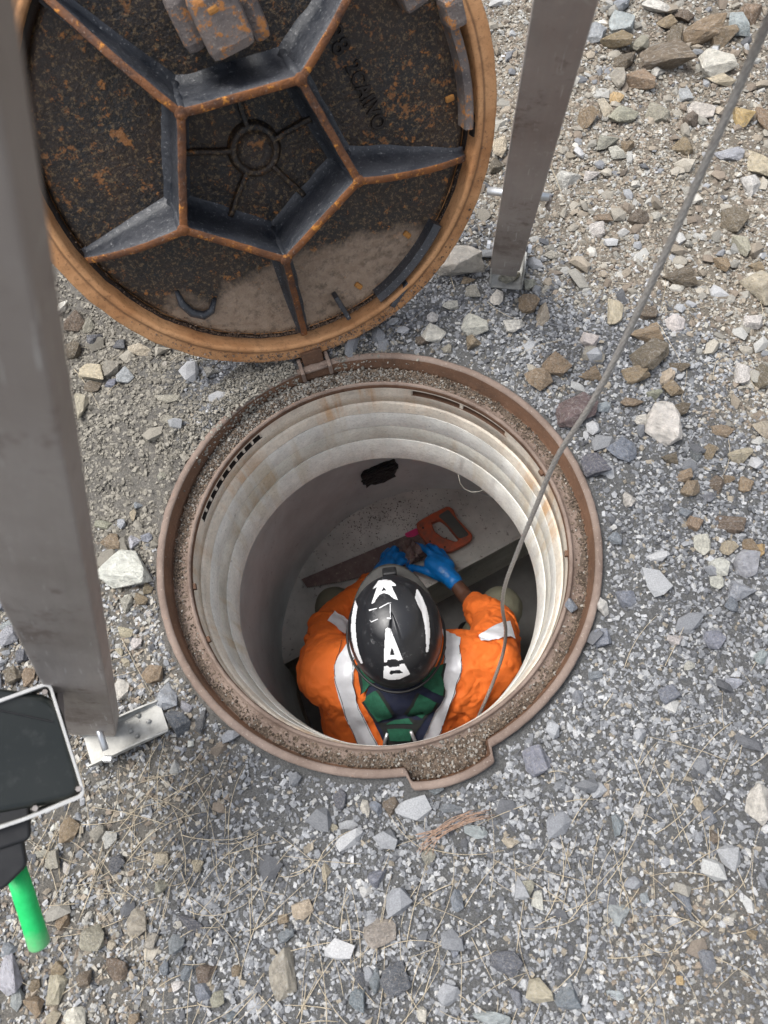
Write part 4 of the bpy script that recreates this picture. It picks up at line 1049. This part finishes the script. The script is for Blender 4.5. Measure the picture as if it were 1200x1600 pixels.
sticker([z2([(105, 520), (130, 590), (118, 650), (105, 760), (112, 880), (125, 990), (150, 1080), (184, 1170), (165, 1180), (130, 1120), (95, 1040), (70, 930), (60, 820), (66, 700), (85, 600)])], [])
sticker([z2([(735, 408), (752, 412), (800, 500), (840, 600), (862, 700), (876, 850), (870, 950), (858, 1055), (834, 1058), (835, 980), (830, 880), (818, 770), (790, 650), (745, 560), (720, 495)])], [])
sticker([z2([(245, 620), (330, 600), (328, 608), (250, 632)]), z2([(350, 598), (440, 550), (478, 545), (442, 558), (356, 606)]), z2([(248, 720), (270, 742), (330, 715), (345, 715), (272, 750)]), z2([(430, 702), (472, 700), (472, 716), (432, 716)]), z2([(462, 560), (468, 560), (470, 700), (464, 700)])], [], 'worn_label_outline', .5)
# gloves: five fingers each
def P_(px, py, z): return at(px, py, z)
bm = bmesh.new()                                         # right hand
chain(bm, [(P_(709, 909, -1.052), .030), (P_(706, 905, -1.055), .030)])
chain(bm, [(P_(706, 905, -1.055), .029), (P_(690, 890, -1.06), .036), (P_(676, 880, -1.065), .030)])
chain(bm, [(P_(698, 884, -1.062), .028), (P_(680, 872, -1.07), .022)])
chain(bm, [(P_(690, 902, -1.07), .018), (P_(668, 893, -1.07), .0145), (P_(654, 889, -1.08), .0125), (P_(642, 886, -1.09), .0110)])      # thumb
chain(bm, [(P_(682, 873, -1.06), .015), (P_(670, 862, -1.06), .0125), (P_(660, 855, -1.08), .0112), (P_(649, 851, -1.10), .0095)])       # index
chain(bm, [(P_(690, 871, -1.07), .0145), (P_(680, 857, -1.075), .0122), (P_(671, 853, -1.10), .0108), (P_(663, 857, -1.118), .0095)])
chain(bm, [(P_(698, 876, -1.08), .0140), (P_(690, 862, -1.09), .0120), (P_(681, 860, -1.113), .0105), (P_(672, 866, -1.125), .0095)])
chain(bm, [(P_(704, 884, -1.09), .0130), (P_(698, 872, -1.105), .0110), (P_(690, 871, -1.12), .0095), (P_(682, 876, -1.128), .0088)])
me = melt(bm, .0032, 3); folds(me, .0015, 60, 1, 3); link('glove', me, M['glove_blue'], per, True)
bm = bmesh.new()                                         # left hand
chain(bm, [(P_(588, 908, -1.05), .029), (P_(597, 893, -1.055), .031), (P_(607, 882, -1.06), .031)])
chain(bm, [(P_(604, 878, -1.055), .0150), (P_(608, 866, -1.055), .0130), (P_(616, 857, -1.07), .0115), (P_(622, 861, -1.095), .0098)])
chain(bm, [(P_(612, 882, -1.055), .0150), (P_(620, 868, -1.06), .0128), (P_(629, 866, -1.08), .0112), (P_(632, 873, -1.10), .0098)])
chain(bm, [(P_(616, 888, -1.06), .0145), (P_(628, 877, -1.07), .0125), (P_(637, 877, -1.09), .0110), (P_(638, 884, -1.105), .0096)])
chain(bm, [(P_(598, 882, -1.07), .0145), (P_(600, 868, -1.08), .0122), (P_(607, 860, -1.10), .0105), (P_(614, 864, -1.118), .0093)])
chain(bm, [(P_(610, 897, -1.065), .0160), (P_(626, 897, -1.07), .0138), (P_(639, 893, -1.085), .0120), (P_(646, 889, -1.10), .0100)])
me = melt(bm, .0032, 3); folds(me, .0015, 60, 1, 5); link('glove', me, M['glove_blue'], per, True)

# ------------------------------------------------------------------ hand saw
ZS = ZB + .028
saw = thing('hand_saw', 'old hand saw with rusty dirty blade and orange handle lying on the benching', 'saw', at(600, 880, ZS))
MS = Matrix.Translation(-saw.location)
def sxy(px, py): p = at(px, py, ZS); return (p.x, p.y)
bl = [sxy(*q) for q in ((471, 905), (560, 868), (652, 829), (662, 836), (672, 852), (692, 866), (672, 873), (610, 891), (560, 903), (520, 911), (478, 919))]
teeth = []
a, b = Vector(sxy(478, 919)), Vector(sxy(672, 873)); 
blade = [Vector(q) for q in bl[:6]]; N = 70
for k in range(N):
    u = k / N; p = b.lerp(a, u); bow = Vector((0, -.010)) * math.sin(PI * u); teeth.append(p + bow)
    teeth.append(p + bow + Vector((0, .0035)) + (a - b) / N * .5)
solid('blade', [[tuple(q) for q in blade + teeth]], .0006, 0, MS @ Matrix.Translation((0, 0, ZS)), M['saw_blade'], saw)
ho = rounded([sxy(*q) for q in ((652, 820), (676, 806), (699, 795), (706, 798), (712, 812), (736, 838), (735, 845), (724, 852), (702, 863), (690, 860), (667, 850), (655, 832))], .010, 4)
hi = rounded([sxy(*q) for q in ((672, 818), (688, 812), (698, 820), (719, 845), (713, 851), (690, 843), (678, 834))], .010, 4)
solid('saw_handle', [ho, hi], .009, .004, MS @ Matrix.Translation((0, 0, ZS + .004)), M['saw_orange'], saw, 3)
solid('grip_insert', [rounded([sxy(*q) for q in ((686, 809), (700, 800), (706, 808), (731, 838), (718, 843), (697, 818))], .006, 4)], .012, .0035, MS @ Matrix.Translation((0, 0, ZS + .004)), M['saw_grip'], saw, 3)
solid('pink_panel', [rounded([sxy(*q) for q in ((632, 834), (651, 825), (656, 834), (646, 839), (636, 840))], .006, 4)], .0016, 0, MS @ Matrix.Translation((0, 0, ZS)), M['pink_mark'], saw)
for q in ((661, 825), (672, 846), (695, 855)):
    p = at(*q, ZS + .017) - saw.location; bmo('handle_screw', tube_bm([p, p + Vector((0, 0, .002))], .004, 10), M['rubber_black'], saw)
# muddy lump the hands are working on, crumbs about it
o = lump('mortar_lump', at(640, 862, ZS + .025), (.030, .036, .022), Matrix.Rotation(.4, 4, 'Z'), M['saw_blade'], .7, 3); tag(o, 'muddy grey lump held between the blue gloves over the saw', 'lump')
n = 260; xy = np.array([at(640 + rng.normal(0, 38), 855 + rng.normal(0, 14), ZS)[:] for _ in range(n)]); xy[:, 2] += .002
ok = [inside((800, 0), []) or True for _ in range(n)]
n2 = 700; xx = np.array([at(rng.normal(600, 55), rng.normal(815, 25), ZB)[:] for _ in range(n2)]); dd = (xx - np.array(c0)) @ np.array(cn) - off; kk = dd > .02
xx[:, 2] = ZB + .07 * dd + .001
chips('crumbs', xx[kk], rng.uniform(.001, .0032, kk.sum()), np.array([.07, .05, .04]) * rng.uniform(.5, 1.6, (kk.sum(), 1)), 'dark crumbs of dirt sprinkled on the benching beyond the saw', 'dirt crumbs')

# ------------------------------------------------------------------ single stones
def rock_mesh(seed):
    r = random.Random(seed); bm = bmesh.new(); n = r.randint(11, 17); pw = r.uniform(.6, 1.0)
    for _ in range(n):
        v = Vector((r.gauss(0, 1), r.gauss(0, 1), r.gauss(0, 1))).normalized(); v = Vector([math.copysign(abs(q) ** pw, q) for q in v]); bm.verts.new(v * r.uniform(.82, 1.1))
    res = bmesh.ops.convex_hull(bm, input=bm.verts); bmesh.ops.delete(bm, geom=[g_ for g_ in res['geom_interior'] if isinstance(g_, bmesh.types.BMVert)], context='VERTS')
    bmesh.ops.dissolve_limit(bm, angle_limit=.18, verts=bm.verts, edges=bm.edges)
    bmesh.ops.bevel(bm, geom=bm.edges[:], offset=.05, segments=2, profile=.6, affect='EDGES', clamp_overlap=True)
    bmesh.ops.triangulate(bm, faces=bm.faces[:]); bmesh.ops.subdivide_edges(bm, edges=[e for e in bm.edges if e.calc_length() > .35], cuts=2, use_grid_fill=True)
    bmesh.ops.triangulate(bm, faces=bm.faces[:])
    for v in bm.verts:
        v.co += v.co.normalized() * (.055 * mnoise.noise(v.co * 2.5 + Vector((seed, 0, 0))) + .03 * mnoise.noise(v.co * 7 + Vector((0, seed, 0))))
    for ax in range(3):
        lo_, hi_ = min(v.co[ax] for v in bm.verts), max(v.co[ax] for v in bm.verts)
        for v in bm.verts: v.co[ax] = (v.co[ax] - lo_) / (hi_ - lo_) * 2 - 1
    me = bpy.data.meshes.new('stone'); bm.to_mesh(me); bm.free(); me.materials.append(M['stone']); 
    return me
rocks = [rock_mesh(s) for s in range(34)]
COL = dict(W=((.62, .59, .53), 'white'), C=((.36, .34, .275), 'olive grey'), T=((.285, .215, .14), 'tan brown'), D=((.17, .135, .10), 'dark brown'), G=((.225, .245, .275), 'blue grey'),
           L=((.40, .42, .44), 'pale grey'), Y=((.50, .36, .18), 'yellowish'), K=((.125, .13, .145), 'dark grey'), P=((.16, .12, .11), 'purplish brown'), N=((.50, .43, .32), 'cream'))
S = """969,5,L,25,25 971,35,L,36,46 1026,12,W,45,28 930,53,L,28,30 1040,36,T,30,25 1069,28,D,25,28 1057,58,D,25,35 1100,50,T,66,34 1132,57,T,42,32 1178,20,T,45,40 1155,42,L,32,30 965,68,T,45,28 1000,70,C,28,22 973,93,D,32,35 1027,112,W,25,30 1115,100,W,58,42 1001,130,T,38,38 968,120,C,25,45 1042,88,D,75,42 1125,123,N,45,22 1070,147,L,18,30 962,155,Y,20,22 1095,172,W,40,32 1080,188,D,25,25 1157,178,Y,32,45 1194,184,T,25,45 919,184,T,32,38 947,169,N,18,32 975,180,C,45,25 1027,176,C,38,35 1177,251,N,30,76 1172,292,W,30,35 1140,242,L,45,22 889,280,W,45,28 922,272,W,28,20 964,240,W,22,20 979,229,T,22,24 1069,229,T,32,25 945,221,C,35,28 943,341,T,30,16 932,358,W,25,28 997,341,D,32,25 1146,345,D,38,45 1157,386,C,28,35 864,399,C,30,16 1179,412,T,22,28 1187,452,N,50,52 1061,428,D,50,40 1127,416,T,25,25 960,488,N,24,48 849,493,N,20,42 825,476,T,30,32 776,466,W,20,26 806,510,W,38,24 829,446,C,20,20 1012,487,D,28,26 1054,505,W,34,28 1009,516,T,50,35 921,532,W,28,22 1016,559,D,55,50 870,570,T,45,35 842,594,T,38,38 921,583,T,34,28 994,585,T,42,32 928,555,C,35,22 1177,504,W,32,22 1159,585,W,24,35 1190,588,D,30,40 899,644,P,65,55 1040,664,W,55,62 1001,656,W,26,20 939,637,L,28,16 986,629,T,34,16 1051,607,T,32,25 1023,618,C,24,18 1042,590,N,22,28 1062,575,D,32,20 971,702,G,45,35 927,725,K,38,38 986,781,W,26,24 1109,706,T,22,25 1087,708,K,18,30 1128,674,T,32,20 1060,642,D,38,20 1047,712,D,25,24 1066,744,T,32,20 1079,764,T,32,24 1120,757,D,25,30 1139,750,T,18,16 1167,759,T,28,25 1139,819,D,48,28 1085,819,T,24,22 1070,802,G,20,14 1105,778,G,20,14 1158,714,N,38,26 1192,672,N,25,30 1096,851,W,26,32 1139,856,N,24,25 1186,860,Y,30,22 1171,852,T,22,22 1124,888,W,28,30 1169,879,L,42,40 1119,911,W,22,20 1154,920,L,42,35 1141,944,G,20,22 978,935,G,28,26 939,950,W,22,28 942,997,G,28,28 1057,999,W,28,18 1115,1001,G,32,30 1190,1027,L,22,22 931,1055,G,22,14 903,1089,G,20,22 1077,1040,W,16,14 1147,1070,L,25,22 1047,1085,G,40,24 961,841,G,22,18 841,1188,G,42,45 1186,1255,W,38,58 742,1300,L,38,18 800,1316,N,30,16 704,1262,G,38,14 681,1232,G,24,18 570,1264,W,16,26 532,1248,K,22,30 588,1264,G,18,24 611,1260,D,26,28 520,1294,N,16,12 671,1342,C,22,26 590,1373,G,32,26 510,1364,N,16,28 820,1387,C,26,26 841,1405,W,18,26 967,1427,L,36,34 967,1287,G,22,36 999,1267,W,18,20 1107,1278,G,20,22 1115,1305,D,16,24 1090,1256,N,15,22 948,1236,N,12,20 1069,1412,G,20,30 1136,1439,W,20,13 1177,1459,T,20,16 1063,1532,Y,14,14 841,1547,N,42,32 882,1552,G,38,45 803,1558,G,22,24 585,1532,G,18,34 563,1530,K,19,32 561,1560,G,28,26 660,1585,W,17,20 961,1555,L,26,13 768,1595,L,60,25 617,1529,K,45,40 593,1456,C,50,38 1005,1404,L,16,16 1104,1500,G,24,34 713,1407,G,20,30 790,1505,K,50,34 713,1480,G,18,26 109,1297,T,28,36 152,1302,C,26,24 172,1310,W,22,24 85,1342,C,26,28 65,1334,C,24,12 183,1350,K,26,28 104,1357,W,12,18 144,1366,N,15,15 253,1342,N,22,19 307,1353,N,18,18 252,1389,C,24,24 213,1442,C,36,42 145,1465,C,38,36 99,1439,T,20,26 237,1470,C,22,24 175,1477,N,15,12 296,1445,K,45,20 276,1474,G,24,26 473,1422,N,32,26 442,1522,C,44,74 444,1436,T,20,14 446,1463,G,30,18 181,1515,D,38,30 85,1547,N,30,44 15,1522,L,36,55 27,1560,L,20,34 15,1486,G,25,20 52,1574,T,30,26 117,1590,W,40,30 92,1513,T,26,20 54,1540,T,18,18 85,1590,N,25,20 133,1530,D,22,20 323,1522,D,30,26 279,1540,W,20,13 319,1549,G,22,24 258,1511,G,16,20 292,1520,G,20,20 340,1561,C,22,20 371,1517,T,18,16 210,1592,T,18,18 362,1590,G,20,18 155,1395,W,10,18 197,890,W,86,58 231,919,T,18,18 176,846,T,36,24 210,847,L,20,26 229,841,G,18,14 189,819,L,16,16 216,790,G,17,14 209,805,N,12,18 161,820,C,26,12 220,937,T,24,16 199,942,C,20,30 239,1054,T,30,30 260,1088,L,36,42 277,1132,K,42,38 291,1105,L,20,14 190,1077,W,22,32 196,1036,N,17,14 187,1020,N,13,15 214,1005,W,18,17 230,960,W,14,11 196,988,N,24,16 312,1128,K,18,36 15,972,L,38,32 10,996,L,36,28 35,1026,K,18,22 23,1055,D,28,26 46,1057,T,20,28 62,1048,T,20,20 3,945,G,18,20 147,581,N,45,28 196,587,L,28,26 174,598,G,18,17 175,575,C,28,24 145,605,D,28,18 217,547,N,36,18 147,533,K,24,30 139,509,C,18,28 96,482,W,14,35 117,503,D,34,36 114,548,D,28,30 124,637,N,24,44 293,573,W,30,22 331,580,C,25,18 261,623,C,40,13 265,656,C,22,14 253,744,C,14,12 189,538,K,24,18 258,569,W,10,10 719,409,W,76,54 739,508,W,42,34 677,521,W,38,30 741,534,T,28,26 660,532,D,22,16 676,497,W,18,17 704,478,W,24,15 739,455,C,25,22 698,546,C,16,14 730,437,T,22,16 779,228,N,25,48 776,260,D,20,24 796,432,C,30,26"""
ANCH = [((899, 644), 'the big purplish brown stone'), ((1040, 664), 'the big white rock right of the hole'), ((197, 890), 'the big cream rock between left leg and frame'), ((719, 409), 'the big white rock at the right tripod foot'),
        ((1187, 452), 'the large cream block at the right edge'), ((841, 1188), 'the blue grey stone off the frame tab'), ((1186, 1255), 'the white rock at the right edge'), ((442, 1522), 'the long olive rock near the bottom'),
        ((50, 1430), 'the green grip'), ((700, 1290), 'the brown needle bundle'), ((560, 1530), 'the dark chips at bottom centre'), ((841, 1547), 'the cream square stone at the bottom'), ((967, 1427), 'the pale grey stone lower right'),
        ((250, 1130), 'the left tripod foot'), ((147, 581), 'the cream stone behind the left leg'), ((1100, 50), 'the long tan slab top right'), ((1177, 251), 'the long cream slab at the right edge'), ((889, 280), 'the white stone beside the right leg'),
        ((739, 508), 'the white square stone below the right foot'), ((842, 594), 'the pair of tan blocks above the frame'), ((1016, 559), 'the big brown block by the rope'), ((1139, 819), 'the lumpy brown stone at right'), ((1169, 879), 'the pale grey rock at right'),
        ((940, 1000), 'the right side of the frame'), ((30, 1000), 'the pale stones at the left edge'), ((1060, 1060), 'the bare dusty patch lower right')]
SPECIAL = {(899, 644): 'big rounded purplish brown stone beside the frame under the wire rope', (1040, 664): 'big white angular rock lying right of the hole, largest white one there', (197, 890): 'big cream rock wedged between the left tripod leg and the frame',
           (719, 409): 'big white jagged rock left of the right tripod foot', (1187, 452): 'large cream block cut by the right edge of the picture', (841, 1188): 'smooth blue grey stone alone beside the notch of the frame',
           (1186, 1255): 'white rock with a dark pit at the right edge', (442, 1522): 'long olive grey rock near the bottom edge, tallest one there', (1177, 251): 'long narrow cream slab slanting at the right edge', (277, 1132): 'dark grey block touching the left tripod foot',
           (260, 1088): 'pale grey block just above the dark one by the left tripod foot', (1100, 50): 'long tan slab near the top right corner', (768, 1595): 'flat pale grey rock cut by the bottom edge'}
items = []
for tok in S.split():
    x, y, c, w_, h_ = tok.split(','); items.append((float(x), float(y), c, float(w_), float(h_)))
labels = []
for x, y, c, w_, h_ in items:
    if (int(x), int(y)) in SPECIAL: labels.append(SPECIAL[(int(x), int(y))]); continue
    a = w_ * h_; size = 'tiny' if a < 260 else 'small' if a < 520 else 'medium' if a < 1100 else 'large'
    shp = 'long thin' if h_ > 1.55 * w_ or w_ > 1.7 * h_ else 'oblong' if h_ > 1.2 * w_ or w_ > 1.2 * h_ else 'chunky'
    (ax, ay), nm = min(ANCH, key=lambda q: math.hypot(q[0][0] - x, q[0][1] - y) if math.hypot(q[0][0] - x, q[0][1] - y) > 6 else 1e9)
    dx, dy = x - ax, y - ay
    rel = ('right of' if dx > 0 else 'left of') if abs(dx) > 1.7 * abs(dy) else ('below' if dy > 0 else 'above') if abs(dy) > 1.7 * abs(dx) else ('below right of' if dx > 0 else 'below left of') if dy > 0 else ('above right of' if dx > 0 else 'above left of')
    near = 'just ' if math.hypot(dx, dy) < 45 else 'well ' if math.hypot(dx, dy) > 110 else ''
    labels.append(f"{size} {shp} {COL[c][1]} stone {near}{rel} {nm[4:] if len(nm.split()) > 7 else nm}")
from collections import defaultdict
dupe = defaultdict(list)
for i, l in enumerate(labels): dupe[l].append(i)
for l, ids in dupe.items():
    if len(ids) == 2:
        i, j = ids; xi, yi = items[i][:2]; xj, yj = items[j][:2]
        if abs(xi - xj) > abs(yi - yj): a, b = ('left', 'right') if xi < xj else ('right', 'left')
        else: a, b = ('upper', 'lower') if yi < yj else ('lower', 'upper')
        labels[i] = a + ' ' + labels[i]; labels[j] = b + ' ' + labels[j]
    elif len(ids) > 2:
        ids = sorted(ids, key=lambda i: items[i][1])
        for k, i in enumerate(ids): labels[i] = ('topmost' if k == 0 else 'lowest' if k == len(ids) - 1 else ['second', 'third', 'fourth', 'fifth'][k - 1] + ' highest') + ' ' + labels[i]
rr_ = random.Random(5)
for (x, y, c, w_, h_), lab in zip(items, labels):
    if len(lab.split()) > 16: lab = ' '.join([q for q in lab.split() if q not in ('angular', 'chunky', 'oblong', 'broken', 'just', 'well')])
    if len(lab.split()) > 16: lab = lab.replace('the ', '')
    on_frame = False
    p = at(x, y, 0.01); gz = float(ground_z(p.x, p.y)); s = depth_of(p) / FPX
    a, b = w_ * s / 2 * 1.06, h_ * s / 2 * 1.08; hgt = min(a, b) * rr_.uniform(.62, .85)
    nm = 'rock' if max(w_, h_) > 44 else 'stone'
    o = bpy.data.objects.new(nm, rr_.choice(rocks)); C.objects.link(o)
    p = at(x, y, gz + hgt * .45)
    o.location = (p.x, p.y, gz + hgt * rr_.uniform(.25, .5))
    slant = rr_.choice((-1, 1)) * rr_.uniform(0, .35)
    if (int(x), int(y)) == (1177, 251): slant = .55
    if (int(x), int(y)) == (1040, 664): o.data = rocks[9]; slant = .8
    if (int(x), int(y)) in ((1100, 50), (1157, 178), (1115, 100)): slant = .4
    o.rotation_euler = (rr_.uniform(-.2, .2), rr_.uniform(-.2, .2), ROLL * -1 * -1 + slant)
    o.scale = (a, b, hgt)
    v = rr_.uniform(.85, 1.15); o.color = tuple(min(1, q * v * rr_.uniform(.96, 1.04)) for q in COL[c][0]) + (1,)
    tag(o, lab, 'stone', 'loose stones on the gravel')
# a blue chip lying on the frame's ledge
p = at(892, 946, LED + .012); o = bpy.data.objects.new('stone', rocks[4]); C.objects.link(o); o.location = p; o.scale = (.011, .014, .007); o.color = (.225, .25, .29, 1)
tag(o, 'blue grey stone chip lying on the right ledge of the frame', 'stone', 'loose stones on the gravel')

# ------------------------------------------------------------------ dry grass and needles
def strand(bm, p, an, L, bend, r, lift):
    pts = []; x, y = p; a = an; n = 7
    for k in range(n + 1):
        z = float(ground_z(x, y)) + .004 + lift * math.sin(PI * k / n) + .0012 * (k % 2)
        pts.append(Vector((x, y, z))); x += math.cos(a) * L / n; y += math.sin(a) * L / n; a += bend / n
    tube_bm(pts, [r * (1 - .5 * k / n) for k in range(n + 1)], 4, bm)
bm = bmesh.new(); R5 = random.Random(3); done = 0
cl = [((215, 1330), 130, 90), ((235, 1400), 90, 60), ((600, 1400), 190, 80), ((860, 1380), 200, 70), ((1000, 1350), 160, 50), ((480, 1500), 120, 60), ((240, 1040), 60, 45), ((270, 1250), 80, 45), ((650, 1560), 200, 50), ((1060, 1150), 120, 35), ((1050, 200), 160, 22), ((1100, 480), 120, 22), ((760, 470), 70, 14), ((150, 560), 60, 14)]
for (cx, cy), sp, cnt in cl:
    for _ in range(int(cnt * .7)):
        p = at(R5.gauss(cx, sp), R5.gauss(cy, sp * .7), 0); r = math.hypot(p.x, p.y)
        if r < .50: continue
        an = R5.uniform(0, 2 * PI) if R5.random() < .6 else R5.gauss(1.0, .4)
        L = R5.uniform(.03, .15); e = (p.x + math.cos(an) * L, p.y + math.sin(an) * L)
        if math.hypot(*e) < .47: continue
        strand(bm, (p.x, p.y), an, L, R5.gauss(0, .5), R5.uniform(.0004, .00075), R5.uniform(0, .006))
tag(bmo('dry_grass', bm, M['straw'], None, True), 'thin dry grass stems and pine needles strewn over the gravel', 'dry grass', None, 'stuff')
nb = thing('needle_bundle', 'small curved bundle of reddish brown pine needles lying below the frame', 'pine needles', at(700, 1290, .01))
bm = bmesh.new()
for k in range(15):
    a = at(664 + R5.uniform(-16, 14), 1322 + R5.uniform(-26, 16), .012); m = at(700 + R5.uniform(-5, 5), 1284 + k * 1.3 + R5.uniform(-5, 5), .016 + R5.uniform(0, .006)); b = at(762 + R5.uniform(-32, 14), 1264 + R5.uniform(-4, 6) + k * .9, .014)
    pts = [a * (1 - u) ** 2 + (m * 2 - (a + b) / 2) * 2 * u * (1 - u) + b * u * u - nb.location for u in [q / 8 for q in range(9)]]
    tube_bm(pts, .0006, 4, bm)
o = bmo('needles', bm, M['needle'], nb, True); o['kind'] = 'stuff'
print([l for l in labels if len(l.split()) > 16]); print('labels', len(items), 'unique', len(set(labels)))
